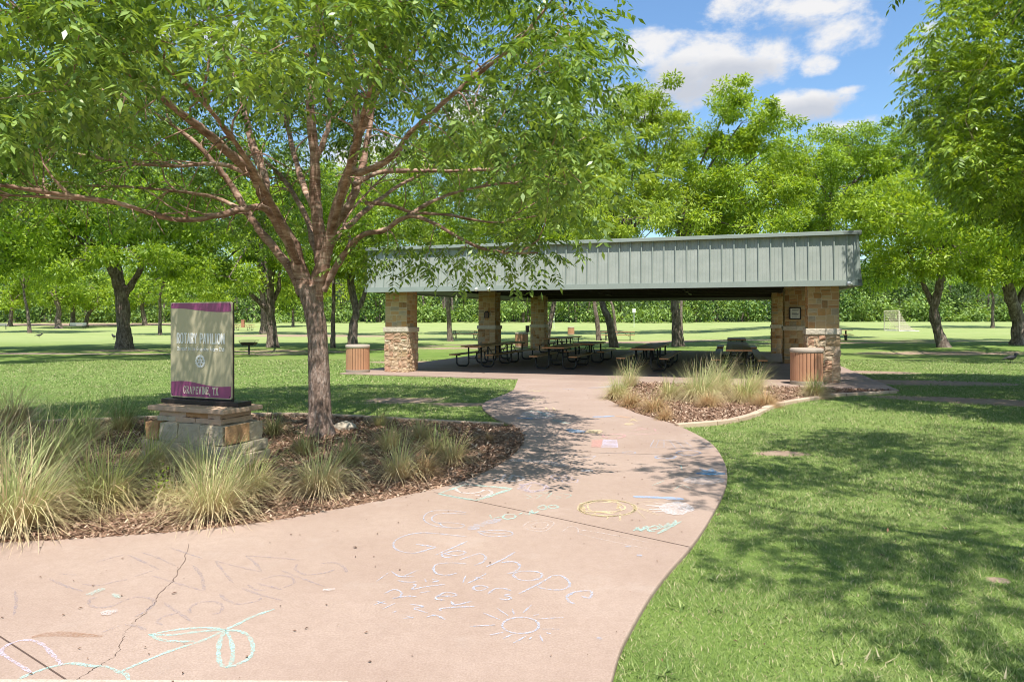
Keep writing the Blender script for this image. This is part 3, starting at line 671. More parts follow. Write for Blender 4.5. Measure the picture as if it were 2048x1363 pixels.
# soffit lip on the sides
for a0, a1 in ((x0+.08, x0+.36), (x1-.36, x1-.08)):
    m = MB(); V = []
    for b in (y0+.1, y1-.1):
        z = Z0+.03+SL*(b+OV)
        V += [(a0, b, z), (a1, b, z+.14), (a1, b, z+.17), (a0, b, z+.03)]
    m.add(V, [(0, 1, 2, 3), (7, 6, 5, 4), (0, 4, 5, 1), (1, 5, 6, 2), (2, 6, 7, 3), (3, 7, 4, 0)]); m.build('soffit', M['trim'], pav)
# small floodlights below the fascia
for a in (3.35, 3.75, W0+.12):
    m = MB(); m.box(a-.02, a+.02, y0-.06, y0-.035, Z0-.01, Z0+.09); m.tube([(a, y0-.05, Z0+.05), (a+.02, y0-.13, Z0+.02)], .012, 8)
    m.tube([(a+.02, y0-.11, Z0+.06), (a+.03, y0-.2, Z0-.0)], [.03, .055], 12); m.build('floodlight', M['white_metal'], pav, True)
def on_pav(name, a, b, label, cat, z=0, rz=0, group=None):
    x, y = AB(a, b); return thing(name, (x, y, z), label, cat, group, -th+rz)
# bronze plaque and framed notice
t_ = on_pav('plaque', .41, 8.67, 'dark bronze shield plaque on the stone pillar behind the left tables', 'plaque', 1.9)
m = MB(); m.box(-.11, .11, -.03, .02, -.13, .13); m.box(-.06, .06, -.031, .02, .13, .17); bevel(m.build('plate', M['dark_metal'], t_), .01)
m = MB()
for k in range(5): m.box(-.075, .075, -.034, -.03, -.09+k*.045, -.075+k*.045)
m.build('relief_lines', M['bin_brown'], t_)
t_ = on_pav('notice_frame', W0-.42, 8.5, 'black framed white notice on the right rear stone pillar', 'notice board', 1.93)
m = MB(); m.box(-.21, .21, -.05, -.0, -.23, -.19); m.box(-.21, .21, -.05, -.0, .19, .23); m.box(-.21, -.17, -.05, -.0, -.19, .19); m.box(.17, .21, -.05, 0, -.19, .19); m.build('frame', M['dark_metal'], t_)
m = MB(); m.box(-.17, .17, -.035, -.02, -.19, .19); m.build('notice_sheet', M['paper'], t_)
m = MB()
for k in range(6): m.box(-.12, .12-.03*(k % 3), -.038, -.0352, .12-.05*k, .135-.05*k)
m.build('printed_lines', M['liner'], t_)

# ------------------------------------------------------------------ picnic tables
TL = 2.9
def make_table():
    o = thing('picnic_table', (0, 0, 0), 'x', 'picnic table', 'picnic tables under the pavilion roof')
    def boards(name, x0_, n, w, z0_, z1_, par):
        m = MB()
        for k in range(n):
            a = x0_+k*(w+.006); m.cur = 0; m.box(a, a+w, -TL/2+.006, TL/2-.006, z0_, z1_)
            m.cur = 1; m.box(a+.001, a+w-.001, -TL/2, -TL/2+.0055, z0_+.001, z1_-.001); m.box(a+.001, a+w-.001, TL/2-.0055, TL/2, z0_+.001, z1_-.001)
        return m.build(name, [M['board'], M['board_end']], par)
    boards('tabletop', -.384, 3, .252, .715, .76, o)
    for sx in (-1, 1): boards('bench', sx*.68-.14, 1, .28, .42, .462, o)
    for fy in (-TL/2+.42, TL/2-.42):
        for sx in (-1, 1):
            m = MB(); rr = .14; xo, xi = sx*.70, sx*.24; pts = [(xo, fy, .415), (xo, fy, .03+rr)]
            for k in range(1, 6): t = k/5*math.pi/2; pts.append((xo-sx*rr*(1-math.cos(t)), fy, .03+rr*(1-math.sin(t))))
            pts.append((xi+sx*rr, fy, .03))
            for k in range(1, 6): t = k/5*math.pi/2; pts.append((xi+sx*rr*(1-math.sin(t)), fy, .03+rr*(1-math.cos(t))))
            pts.append((xi, fy, .71)); m.tube(pts, .031, 8); m.build('leg', M['black_tube'], o, True)
        m = MB(); m.box(-.37, .37, fy-.02, fy+.02, .68, .713); m.build('cross_bar', M['black_tube'], o)
        m = MB(); m.tube([(-.24, fy, .30), (.24, fy, .30)], .016, 8); m.build('lower_bar', M['black_tube'], o)
        for sx in (-1, 1): m = MB(); m.box(sx*.68-.12, sx*.68+.12, fy-.02, fy+.02, .39, .418); m.build('bench_bracket', M['black_tube'], o)
    for s_ in (-1, 1):
        m = MB(); m.tube([(0, s_*(TL/2-.42), .30), (0, s_*.35, .70)], .015, 8); m.build('brace', M['black_tube'], o, True)
    return o
tab0 = make_table(); first = [True]
def table(a=None, b=None, label='', dr=0, xy=None, rz=None, zs=1, group=None, z=.006):
    o = tab0 if first[0] else copy_tree(tab0); first[0] = False
    if xy is None: xy = AB(a, b); rz = -th+dr
    o.location = (*xy, z); o.rotation_euler = (0, 0, rz); o.scale = (1, 1, zs); o['label'] = label
    if group: o['group'] = group
def local(x, y): v = np.array((x, y))-O; return float(v@A), float(v@B)
def row(xn, dn, n, labels, zs=1, gap=.1, dr=0):
    """xn,dn: centre of near end of the table top"""
    a, b = local(xn, dn)
    for k in range(n): table(a, b+TL/2+k*(TL+gap), labels[k], dr, zs=zs)
row(-1.45, 24.4, 2, ['front left picnic table nearest the left stone pillar', 'picnic table end to end behind the front left one'])
row(1.95, 35.0, 2, ['third picnic table of the left row beside the far stone pillar', 'farthest picnic table of the left row at the rear pavilion edge'])
row(1.36, 23.2, 1, ['front picnic table of the middle row facing the walkway'])
row(2.75, 26.9, 1, ['second table of the middle row, set slightly to the right'])
row(4.13, 22.1, 2, ['picnic table behind the left tall stalks of the right bed', 'table continuing behind the one near the right bed'])
row(6.89, 21.1, 3, ['near end table of the long nested row on the right', 'middle table of the long nested row on the right', 'third table of the long nested row on the right'], gap=-.0+.02)
a_, b_ = local(6.89, 21.1); table(a_, b_+TL/2+3*(TL+.02), 'slightly taller last table of the long nested row on the right', zs=1.14)
def far_table(px, py, D, label, rz):
    x = (px-CX)/F*D; table(xy=(x, D), rz=rz, label=label, group='picnic tables out in the park', z=gz(x, D))
far_table(930, 673, 66, 'lone picnic table beside the thin trunk seen under the left roof', R(78))
far_table(1236, 676, 60, 'lone picnic table by the two leaning trunks behind the pavilion', R(80))
far_table(486, 657, 92, 'distant picnic table right of the sign', R(80))
far_table(1660, 682, 50, 'picnic table end showing right behind the right pillar', R(70))

# ------------------------------------------------------------------ litter bins
def make_bin():
    o = thing('litter_bin', (0, 0, 0), 'x', 'litter bin', 'round slatted litter bins'); n = 26; rr = .37
    m = MB()
    for k in range(n):
        a = 2*math.pi*k/n; c, s_ = math.cos(a), math.sin(a)
        T = lambda v: (c*v[0]-s_*v[1], s_*v[0]+c*v[1], v[2])
        m.box(rr-.012, rr+.012, -.0375, .0375, .10, .81, T)
    bevel(m.build('slats', M['slat'], o), .004, 1)
    m = MB(); m.cyl(0, 0, .08, .80, rr-.03, None, 32); m.build('liner', M['liner'], o)
    m = MB(); prof = [(.31, .79), (.31, .9), (.36, .915), (.395, .90), (.40, .83), (.385, .80)]; N = 32
    V = [(r_*math.cos(2*math.pi*k/N), r_*math.sin(2*math.pi*k/N), z) for r_, z in prof for k in range(N)]; q = len(prof)
    m.add(V, [(i*N+k, ((i+1) % q)*N+k, ((i+1) % q)*N+(k+1) % N, i*N+(k+1) % N) for i in range(q) for k in range(N)]); m.build('rim', M['aggregate'], o, True)
    m = MB(); m.cyl(0, 0, 0, .10, .385, .39, 32); bevel(m.build('base_ring', M['aggregate'], o), .01)
    return o
bin0 = make_bin()
def put_bin(o, px, D, label, s_=1, rz=0):
    x = (px-CX)/F*D; o.location = (x, D, gz(x, D)+.03 if D > 41 else 0.0); o.scale = (s_, s_, s_); o.rotation_euler.z = rz; o['label'] = label
put_bin(bin0, 715.5, 22.2, 'slatted litter bin on the lawn edge left of the left pillar', .97)
put_bin(copy_tree(bin0), 1613, 18.0, 'largest slatted litter bin in front of the right stone pillar', 1.03, .1)
put_bin(copy_tree(bin0), 1043, 42, 'slatted litter bin beyond the left picnic tables', 1, .3)
put_bin(copy_tree(bin0), 1142, 76, 'smallest brown litter bin far out on the field edge', .95, .2)

# ------------------------------------------------------------------ sign on its stone pedestal
ph = R(-23)
sg = thing('stone_pedestal', (-3.66, 8.29, -.02), 'stacked stone pedestal carrying the park sign', 'pedestal', rz=ph); sg.scale = (.93, .93, 1)
rr_ = random.Random(9)
def course(z0, z1, hx, hy, blocks, name, mats, jit=.008):
    n = len(blocks); k = 0
    for (f0, f1, mt) in blocks:
        m = MB(); m.box(-hx+2*hx*f0+.004, -hx+2*hx*f1-.004, -hy, hy, z0, z1-.003, None, jit, rr_)
        o = m.build(name, M[mt], sg); o.modifiers.new('s', 'SUBSURF').subdivision_type = 'SIMPLE'; o.modifiers['s'].levels = 3; o.modifiers['s'].render_levels = 3
        tx = bpy.data.textures.get('stone_relief') or bpy.data.textures.new('stone_relief', 'CLOUDS'); tx.noise_scale = .08
        dm = o.modifiers.new('d', 'DISPLACE'); dm.texture = tx; dm.strength = .03; dm.texture_coords = 'OBJECT' if False else 'LOCAL'
        bevel(o, .006)
course(0, .14, .72, .38, [(0, .35, 'block_pale'), (.35, .7, 'block_pale'), (.7, 1, 'block_pale')], 'footing_block', None)
course(.14, .27, .70, .365, [(0, .25, 'block_pale'), (.25, .62, 'block_pale'), (.62, 1, 'block_pale')], 'footing_block', None)
course(.27, .49, .66, .335, [(0, .17, 'block_rust'), (.17, .42, 'block_pale'), (.42, .7, 'block_pale'), (.7, .985, 'block_pale')], 'stone_block', None, .012)
m = MB(); m.box(.672, .69, -.335, .05, .28, .485, None, .003, rr_); m.build('stone_block', M['block_rust'], sg)
course(.49, .55, .54, .26, [(0, .3, 'block_pale'), (.3, .6, 'cap_stone'), (.6, 1, 'cap_stone')], 'thin_stone', None, .004)
course(.55, .61, .52, .25, [(0, .45, 'cap_stone'), (.45, .8, 'block_rust'), (.8, 1, 'cap_stone')], 'thin_stone', None, .004)
m = MB(); N = 40; pts = []
for k in range(N):
    f = k/N*4; sd = int(f); u = f-sd; hx, hy = .655, .32
    p = [(-hx+2*hx*u, -hy), (hx, -hy+2*hy*u), (hx-2*hx*u, hy), (-hx, hy-2*hy*u)][sd]; pts.append((p[0]+rr_.uniform(-.014, .014), p[1]+rr_.uniform(-.014, .014)))
m.prism(pts, .612, .668); bevel(m.build('cap_slab', M['cap_stone'], sg), .012)
sn = thing('park_sign', (-3.70, 8.36, .648), 'purple and beige Rotary Pavilion sign standing on the stone pedestal', 'sign', rz=R(-21.7))
m = MB(); m.box(-.58, .62, -.11, .11, .0, .055); bevel(m.build('base_plinth', M['dark_metal'], sn), .006)
PWd, PHt = .96, 1.15; ux, vz = -PWd/2-.03, .075
def rrect(x0, x1, z0, z1, r, n=5):
    out = []
    for cx, cz, a0 in ((x1-r, z0+r, -90), (x1-r, z1-r, 0), (x0+r, z1-r, 90), (x0+r, z0+r, 180)):
        for k in range(n+1): a = R(a0+90*k/n); out.append((cx+r*math.cos(a), cz+r*math.sin(a)))
    return out
def plate(mb, pts, ya, yb):
    n = len(pts); mb.add([(x, ya, z) for x, z in pts]+[(x, yb, z) for x, z in pts], [tuple(range(n)), tuple(range(2*n-1, n-1, -1))]+[(i, n+i, n+(i+1) % n, (i+1) % n) for i in range(n)])
m = MB(); plate(m, rrect(ux, ux+PWd, vz, vz+PHt, .025), -.03, -.012); m.build('panel', M['beige'], sn)
m = MB(); plate(m, rrect(ux+.012, ux+PWd+.006, vz-.02, vz+PHt-.006, .012), -.0115, .006); m.build('backing', M['dark_metal'], sn)
def wave(u, lo, hi): return lo+(hi-lo)*(.5-.5*math.cos(math.pi*min(max((u-.12)/.75, 0), 1)))
tp = rrect(.012, PWd-.012, .012, PHt-.012, .02)
def clipband(top):
    N = 30; out = []
    if top:
        out = [(.012+(PWd-.024)*k/N, PHt-wave(k/N, .072, .118)-.006*math.sin(k/N*math.pi)) for k in range(N+1)]+[(PWd-.012, PHt-.03), (PWd-.03, PHt-.012), (.03, PHt-.012), (.012, PHt-.03)]
    else:
        out = [(.012, .03), (.03, .012), (PWd-.03, .012), (PWd-.012, .03)]+[(.012+(PWd-.024)*k/N, wave(k/N, .185, .155)+.012*math.sin((k/N)*2*math.pi)) for k in range(N, -1, -1)]
    return [(x+ux, z+vz) for x, z in out]
for tpb in (True, False):
    m = MB(); plate(m, clipband(tpb), -.0325, -.0302); m.build('purple_band', M['purple'], sn)
m = MB()
for (x, z) in ((.03, .03), (PWd-.03, .03), (.03, PHt-.03), (PWd-.03, PHt-.03)): m.tube([(ux+x, -.036, vz+z), (ux+x, -.032, vz+z)], .006, 10)
m.build('screws', M['dark_metal'], sn)
def text(s_, width, height, cx, z, mat, y=-.0305, ext=.005, name='lettering', bold=0.0, serif=False):
    cu = bpy.data.curves.new(name, 'FONT'); cu.body = s_; cu.align_x = 'CENTER'; cu.size = 1; cu.extrude = .0; cu.offset = bold; cu.resolution_u = 3; cu.space_character = 1.2
    to = bpy.data.objects.new(name, cu); C.objects.link(to); dg = bpy.context.evaluated_depsgraph_get(); me = bpy.data.meshes.new_from_object(to.evaluated_get(dg)); bpy.data.objects.remove(to)
    n = len(me.vertices); co = np.empty(n*3); me.vertices.foreach_get('co', co); co = co.reshape(-1, 3); mn = co.min(0); mx = co.max(0)
    hcap = .72 if not any(c.isupper() for c in s_) else .69
    X = (co[:, 0]-(mn[0]+mx[0])/2)/(mx[0]-mn[0])*width; Z = co[:, 1]/.69*height
    new = np.stack([X+cx, np.full(n, -.0303), Z+z], 1); me.vertices.foreach_set('co', new.ravel()); me.update(); me.materials.clear()
    o = link(name, me, mat, sn); so_ = o.modifiers.new('t', 'SOLIDIFY'); so_.thickness = ext; so_.offset = 0 if False else 1
    return o
cxp = ux+PWd/2
def block_text(s_, width, height, cx, z, mat, name, vt, ht):
    gl = {'R': [[(0, 0), (0, 1), (.75, 1), (1, .85), (1, .62), (.75, .48), (0, .48)], [(.55, .48), (1, 0)]], 'O': [[(.3, 0), (0, .18), (0, .82), (.3, 1), (.7, 1), (1, .82), (1, .18), (.7, 0), (.3, 0)]],
          'T': [[(.5, 0), (.5, 1)], [(0, 1), (1, 1)]], 'A': [[(0, 0), (.5, 1), (1, 0)], [(.2, .28), (.8, .28)]], 'Y': [[(0, 1), (.5, .45), (1, 1)], [(.5, .45), (.5, 0)]], 'P': [[(0, 0), (0, 1), (.75, 1), (1, .85), (1, .58), (.75, .44), (0, .44)]],
          'V': [[(0, 1), (.5, 0), (1, 1)]], 'I': [[(.5, 0), (.5, 1)]], 'L': [[(0, 1), (0, 0), (1, 0)]], 'N': [[(0, 0), (0, 1), (1, 0), (1, 1)]]}
    adv = [.5 if c == 'I' else .7 if c == ' ' else 1.15 if c in 'ON' else 1 for c in s_]; u = width/sum(adv); x = cx-width/2; m = MB(); k_ = 0
    for c, a in zip(s_, adv):
        gw = (u*a-vt*2)*.82 if c != 'I' else 0; x0_ = x+(u*a-gw)/2
        for st in gl.get(c, []):
            for p, q in zip(st, st[1:]):
                p2 = np.array((x0_+p[0]*gw, z+vt+p[1]*(height-2*vt))); q2 = np.array((x0_+q[0]*gw, z+vt+q[1]*(height-2*vt))); d = q2-p2; d /= np.linalg.norm(d); w = vt if abs(d[1]) > .6 else ht; nn = np.array((-d[1], d[0]))*w; e = d*w*.8
                pts = [p2-nn-e, q2-nn+e, q2+nn+e, p2+nn-e]; y_ = -.0345-.00003*k_; k_ += 1
                m.add([(k[0], y_, k[1]) for k in pts]+[(k[0], -.0302, k[1]) for k in pts], [(0, 1, 2, 3), (0, 4, 5, 1), (1, 5, 6, 2), (2, 6, 7, 3), (3, 7, 4, 0)])
        x += u*a
    m.build(name, mat, sn)
block_text('ROTARY PAVILION', .76, .128, cxp, vz+.65, M['white_letter'], 'title_lettering', .0072, .0078)
text('Donated by the Grapevine Rotary Club', .74, .046, cxp, vz+.565, M['white_letter'], ext=.002, bold=.024)
# thin serif capitals drawn as strokes
def serif_text(s_, width, height, cx, z, mat):
    gl = {'G': [[(.8, .8), (.6, 1), (.3, 1), (.08, .72), (.08, .28), (.3, 0), (.62, 0), (.82, .2), (.82, .42)], [(.6, .42), (.95, .42)], [(.8, .75), (.8, 1)]],
          'R': [[(.2, 0), (.2, 1), (.6, 1), (.78, .85), (.78, .65), (.6, .5), (.2, .5)], [(.5, .5), (.88, 0)], [(.05, 0), (.35, 0)], [(.05, 1), (.2, 1)], [(.78, 0), (.98, 0)]],
          'A': [[(.12, 0), (.5, 1), (.88, 0)], [(.25, .35), (.75, .35)], [(0, 0), (.25, 0)], [(.75, 0), (1, 0)]],
          'P': [[(.2, 0), (.2, 1), (.6, 1), (.8, .85), (.8, .6), (.6, .45), (.2, .45)], [(.05, 0), (.38, 0)], [(.05, 1), (.2, 1)]],
          'E': [[(.85, .8), (.85, 1), (.18, 1), (.18, 0), (.88, 0), (.88, .2)], [(.18, .52), (.62, .52)], [(.62, .42), (.62, .62)]],
          'V': [[(.1, 1), (.5, 0), (.9, 1)], [(0, 1), (.25, 1)], [(.75, 1), (1, 1)]], 'I': [[(.5, 0), (.5, 1)], [(.3, 0), (.7, 0)], [(.3, 1), (.7, 1)]],
          'N': [[(.15, 0), (.15, 1), (.85, 0), (.85, 1)], [(.02, 0), (.3, 0)], [(.7, 1), (1, 1)]], ',': [[(.25, .08), (.15, -.18)]], 'T': [[(.5, 0), (.5, 1)], [(.05, .8), (.05, 1), (.95, 1), (.95, .8)], [(.32, 0), (.68, 0)]],
          'X': [[(.12, 0), (.85, 1)], [(.15, 1), (.88, 0)], [(0, 0), (.28, 0)], [(.7, 0), (1, 0)], [(0, 1), (.28, 1)], [(.7, 1), (1, 1)]]}
    adv = [(.45 if c in 'I,' else .5 if c == ' ' else 1) for c in s_]; tot = sum(adv)*1.2; u = width/tot; x = cx-width/2; m = MB()
    for c, a in zip(s_, adv):
        gw = u*a*.88 if c != 'I' else u*.36
        for st in gl.get(c, []):
            for (p, q) in zip(st, st[1:]):
                p2 = np.array((x+p[0]*gw, z+p[1]*height)); q2 = np.array((x+q[0]*gw, z+q[1]*height)); d = q2-p2; l = np.linalg.norm(d); d /= l; w = .0034 if abs(d[1]) > .75 else .0018; nn = np.array((-d[1], d[0]))*w; e = d*.002
                pts = [p2-nn-e, q2-nn+e, q2+nn+e, p2+nn-e]; y_ = -.0362-.00002*len(m.f); m.add([(k[0], y_, k[1]) for k in pts]+[(k[0], -.0327, k[1]) for k in pts], [(0, 1, 2, 3), (0, 4, 5, 1), (1, 5, 6, 2), (2, 6, 7, 3), (3, 7, 4, 0)])
        x += u*a*1.2
    m.build('town_lettering', mat, sn)
serif_text('GRAPEVINE, TX', .56, .086, cxp+.015, vz+.048, M['cream_letter'])
# cog wheel emblem
m = MB(); gx, gz_ = cxp+.0, vz+.44; N = 24; pts = []
for k in range(N):
    for da, r_ in ((-.34, .066), (-.22, .078), (.22, .078), (.34, .066)): a = (k+da)*2*math.pi/N; pts.append((r_*math.cos(a), r_*math.sin(a)))
n = len(pts); inner = [(.054*p[0]/math.hypot(*p), .054*p[1]/math.hypot(*p)) for p in pts]
V = [(gx+x, -.038, gz_+z) for x, z in pts]+[(gx+x, -.038, gz_+z) for x, z in inner]+[(gx+x, -.0302, gz_+z) for x, z in pts]+[(gx+x, -.0302, gz_+z) for x, z in inner]
m.add(V, [(i, (i+1) % n, n+(i+1) % n, n+i) for i in range(n)]+[(i, 2*n+i, 2*n+(i+1) % n, (i+1) % n) for i in range(n)]+[(n+i, n+(i+1) % n, 3*n+(i+1) % n, 3*n+i) for i in range(n)])
for k in range(6):
    a = k*math.pi/3+math.pi/2; d = np.array((math.cos(a), math.sin(a))); nn = np.array((-d[1], d[0])); q = [d*.018-nn*.007, d*.056-nn*.004, d*.056+nn*.004, d*.018+nn*.007]
    m.add([(gx+p[0], -.037, gz_+p[1]) for p in q]+[(gx+p[0], -.0302, gz_+p[1]) for p in q], [(0, 1, 2, 3), (0, 4, 5, 1), (1, 5, 6, 2), (2, 6, 7, 3), (3, 7, 4, 0)])
q = [(.021*math.cos(2*math.pi*k/20), .021*math.sin(2*math.pi*k/20)) for k in range(20)]; q2 = [(x*.45, z*.45) for x, z in q]
m.add([(gx+x, -.0385, gz_+z) for x, z in q]+[(gx+x, -.0385, gz_+z) for x, z in q2]+[(gx+x, -.0302, gz_+z) for x, z in q], [(i, (i+1) % 20, 20+(i+1) % 20, 20+i) for i in range(20)]+[(i, 40+i, 40+(i+1) % 20, (i+1) % 20) for i in range(20)])
m.build('cogwheel_emblem', M['white_letter'], sn)

# ------------------------------------------------------------------ chalk drawings
CH = {'aqua': (.44, .72, .66), 'white': (.74, .70, .70), 'lilac': (.66, .60, .74), 'grey': (.36, .31, .33), 'blue': (.52, .58, .72), 'yellow': (.80, .66, .38), 'sky': (.32, .56, .88), 'deep': (.10, .38, .66), 'pink': (.85, .46, .50), 'orange': (.9, .5, .25), 'lime': (.80, .80, .35), 'red': (.72, .36, .32)}
cm = {}
def chalk_mat(c, thin=False):
    k = (c, thin)
    if k not in cm: cm[k] = alpha_mat('chalk_'+c+('_faint' if thin else ''), CH[c], *((.42, .74) if thin else (.37, .66)), sc=110)
    return cm[k]
zc = [.0026]
def chalk(label, col, w, strokes, faint=False, fills=()):
    m = MB(); zc[0] += .00012; z = zc[0]
    for st in strokes:
        q = smooth_curve([G(*p) for p in st], 5) if len(st) > 2 else [np.array(G(*st[0])), (np.array(G(*st[0]))+np.array(G(*st[1])))/2, np.array(G(*st[1]))]
        ribbon(m, q, w*.95, z, .35, rg, True)
    for poly in fills:
        pts = [G(*p) for p in poly]; c_ = np.mean(pts, 0); n = len(pts); V = [(*c_, z+.0002)]+[(*p, z+.0002) for p in pts]
        m.add(V, [(0, 1+i, 1+(i+1) % n) for i in range(n)])
    for i, f in enumerate(m.f):
        pass
    o = m.build('chalk_drawing', chalk_mat(col, faint)); tag(o, label, 'chalk drawing', 'chalk drawings on the path'); return o
def ell(cx, cy, rx, ry, n=20, a0=0, turns=1, jit=0):
    return [(cx+rx*math.cos(a0+2*math.pi*turns*k/n)*(1+rg.uniform(-jit, jit)), cy+ry*math.sin(a0+2*math.pi*turns*k/n)*(1+rg.uniform(-jit, jit))) for k in range(n+1)]
chalk('turquoise chalk flower with looping petals at the bottom left of the path', 'aqua', .022, [R7(s) for s in [
 [(1610, 460), (1480, 505), (1380, 555), (1320, 580)], [(1320, 580), (1200, 640), (1000, 705), (850, 765), (700, 830)], [(1320, 580), (1200, 570), (1050, 580), (920, 600)], [(870, 608), (940, 640), (1040, 650), (1140, 650)], [(1320, 580), (1150, 595), (1000, 612), (870, 608)],
 [(1320, 585), (1290, 640), (1278, 720), (1290, 780), (1325, 805)], [(1320, 585), (1345, 630), (1362, 700), (1355, 770), (1325, 805)], [(1320, 585), (1400, 590), (1455, 620), (1480, 680), (1465, 740), (1400, 780), (1325, 805)], [(80, 885), (180, 840), (300, 800), (420, 778), (540, 795), (620, 798), (700, 830), (740, 845), (755, 885)]]])
chalk('pale lilac chalk arch in the bottom left corner', 'lilac', .02, [R7([(185, 835), (100, 780), (30, 735), (5, 715), (30, 680), (100, 650), (180, 643), (250, 670), (300, 720), (340, 760), (360, 790)])])
chalk('grey upside down chalk words across the left of the path', 'grey', .02, [R7(s) for s in [
 [(985, 100), (1080, 130), (1180, 165)], [(830, 130), (920, 160), (1030, 210)], [(750, 145), (850, 190), (930, 230)], [(560, 190), (640, 165), (720, 145)], [(790, 270), (900, 235)], [(880, 262), (1000, 300), (1100, 330), (1195, 355)], [(1130, 205), (1180, 270), (1195, 355)], [(1260, 180), (1310, 245), (1365, 310)], [(1260, 180), (1400, 215), (1535, 245)], [(1535, 245), (1490, 190), (1440, 150)], [(1440, 150), (1600, 160), (1750, 175)],
 [(290, 285), (380, 325), (490, 360)], [(340, 255), (450, 262)], [(480, 315), (580, 322), (680, 300), (750, 288)], [(520, 435), (560, 452), (650, 445), (730, 410), (800, 392), (880, 400), (900, 430), (850, 475), (790, 505)], [(520, 435), (525, 405), (570, 392)], [(960, 425), (1040, 480), (1130, 540)], [(1040, 485), (960, 505), (920, 535), (950, 555)], [(1115, 485), (1110, 460), (1160, 425), (1250, 418), (1300, 440), (1290, 480), (1240, 492)], [(1285, 375), (1330, 410), (1400, 432), (1500, 415), (1530, 395)],
 [(1415, 340), (1530, 380), (1650, 410)], [(1450, 320), (1500, 350), (1560, 350)], [(1500, 310), (1600, 335), (1650, 348)], [(1530, 290), (1620, 265), (1700, 275), (1720, 310), (1660, 335)], [(1645, 235), (1760, 280), (1900, 330)], [(1740, 200), (1730, 230), (1790, 260), (1900, 250), (1960, 230)], [(1880, 195), (1960, 190), (2010, 215), (2030, 250)], [(85, 350), (95, 420), (80, 500)], [(730, 552), (800, 560), (855, 585)], [(590, 600), (700, 560)]]], True)
chalk('pale blue chalk word Glenhope in the middle of the path', 'blue', .017, [R8(s) for s in [
 [(800, 250), (640, 232), (500, 222), (390, 238), (310, 275), (300, 320), (350, 350), (440, 360), (540, 335), (590, 320)], [(590, 320), (520, 310), (450, 300)], [(800, 280), (700, 325), (580, 375)], [(640, 365), (720, 345), (790, 355), (740, 378), (680, 372), (630, 365), (640, 388), (700, 388)], [(750, 408), (820, 380)], [(790, 395), (880, 365), (925, 385), (910, 420), (850, 445)], [(1130, 352), (1050, 400), (930, 455)], [(1030, 425), (1120, 420), (1160, 450), (1130, 485), (1075, 503)],
 [(1110, 510), (1150, 488), (1250, 485), (1305, 500), (1300, 530), (1230, 548), (1150, 540), (1110, 510)], [(1380, 515), (1290, 570), (1150, 640)], [(1380, 515), (1440, 515), (1490, 550), (1495, 590), (1430, 612), (1330, 605), (1280, 590)], [(1480, 645), (1560, 622), (1640, 620), (1650, 645), (1630, 668), (1580, 655)], [(1520, 635), (1480, 660), (1500, 695), (1535, 705)]]])
chalk('pale blue chalk word below Glenhope', 'blue', .015, [R8(s) for s in [
 [(800, 435), (700, 428), (600, 435), (570, 465), (590, 500), (660, 512), (730, 498)], [(790, 515), (770, 565)], [(800, 568), (860, 540), (930, 500)], [(850, 525), (910, 535)], [(900, 583), (850, 590), (850, 612), (900, 615), (940, 595), (900, 583)], [(940, 640), (990, 605), (1050, 603), (1100, 618)], [(1095, 640), (1060, 650), (1100, 665), (1070, 680), (1020, 672)]]])
chalk('pale blue chalk name written left of the chalk sun', 'blue', .015, [R8(s) for s in [
 [(180, 555), (270, 490)], [(280, 485), (340, 520), (440, 520)], [(350, 525), (470, 475)], [(320, 548), (400, 560), (460, 555)], [(420, 610), (450, 580), (430, 575)], [(430, 610), (520, 590), (650, 575)], [(230, 640), (300, 610), (350, 630), (340, 660), (290, 670)], [(300, 668), (400, 655), (460, 660)], [(470, 635), (550, 620)], [(590, 660), (650, 630), (720, 640), (710, 655), (600, 655), (590, 675), (650, 682)], [(690, 690), (720, 715), (830, 690)], [(850, 725), (740, 730), (620, 740), (620, 755)],
 [(160, 715), (240, 690)], [(180, 690), (250, 710)], [(220, 745), (310, 702)], [(410, 710), (500, 725), (440, 740), (530, 770)], [(360, 810), (440, 798)], [(380, 790), (430, 805)], [(520, 800), (580, 785), (650, 815)], [(290, 770), (320, 755)], [(510, 535), (520, 560)], [(560, 540), (600, 550), (560, 560)]]])
chalk('pale blue chalk sun with rays near the bottom of the path', 'blue', .014, [R8(ell(1165, 855, 125, 55, 18))]+[R8(s) for s in [[(1240, 715), (1180, 770)], [(1110, 745), (1120, 780)], [(1000, 735), (1080, 790)], [(910, 770), (1020, 815)], [(815, 862), (990, 852)], [(950, 922), (1050, 900)], [(1045, 945), (1110, 915)], [(1115, 975), (1200, 930)], [(1225, 950), (1240, 935)], [(1295, 920), (1318, 970)], [(1340, 905), (1370, 912)], [(1310, 880), (1430, 880)], [(1280, 812), (1460, 800)], [(1250, 790), (1290, 780)]]])
chalk('pale blue chalk letter with double outline above Glenhope', 'blue', .014, [R8(s) for s in [[(800, 85), (680, 70), (560, 75), (505, 110), (520, 150), (600, 180), (720, 190), (750, 188)], [(800, 95), (680, 90), (600, 95), (560, 120), (570, 145), (620, 160)], [(610, 155), (700, 155), (780, 170), (740, 190), (640, 180), (610, 155)], [(870, 215), (920, 240), (1000, 247), (1100, 240), (1095, 215), (1000, 205), (870, 215)], [(890, 215), (980, 225), (1080, 230)]]])
chalk('thick blue chalk bar beside the double outlined letter', 'blue', .09, [R8([(815, 203), (900, 165), (1030, 130)])], True)
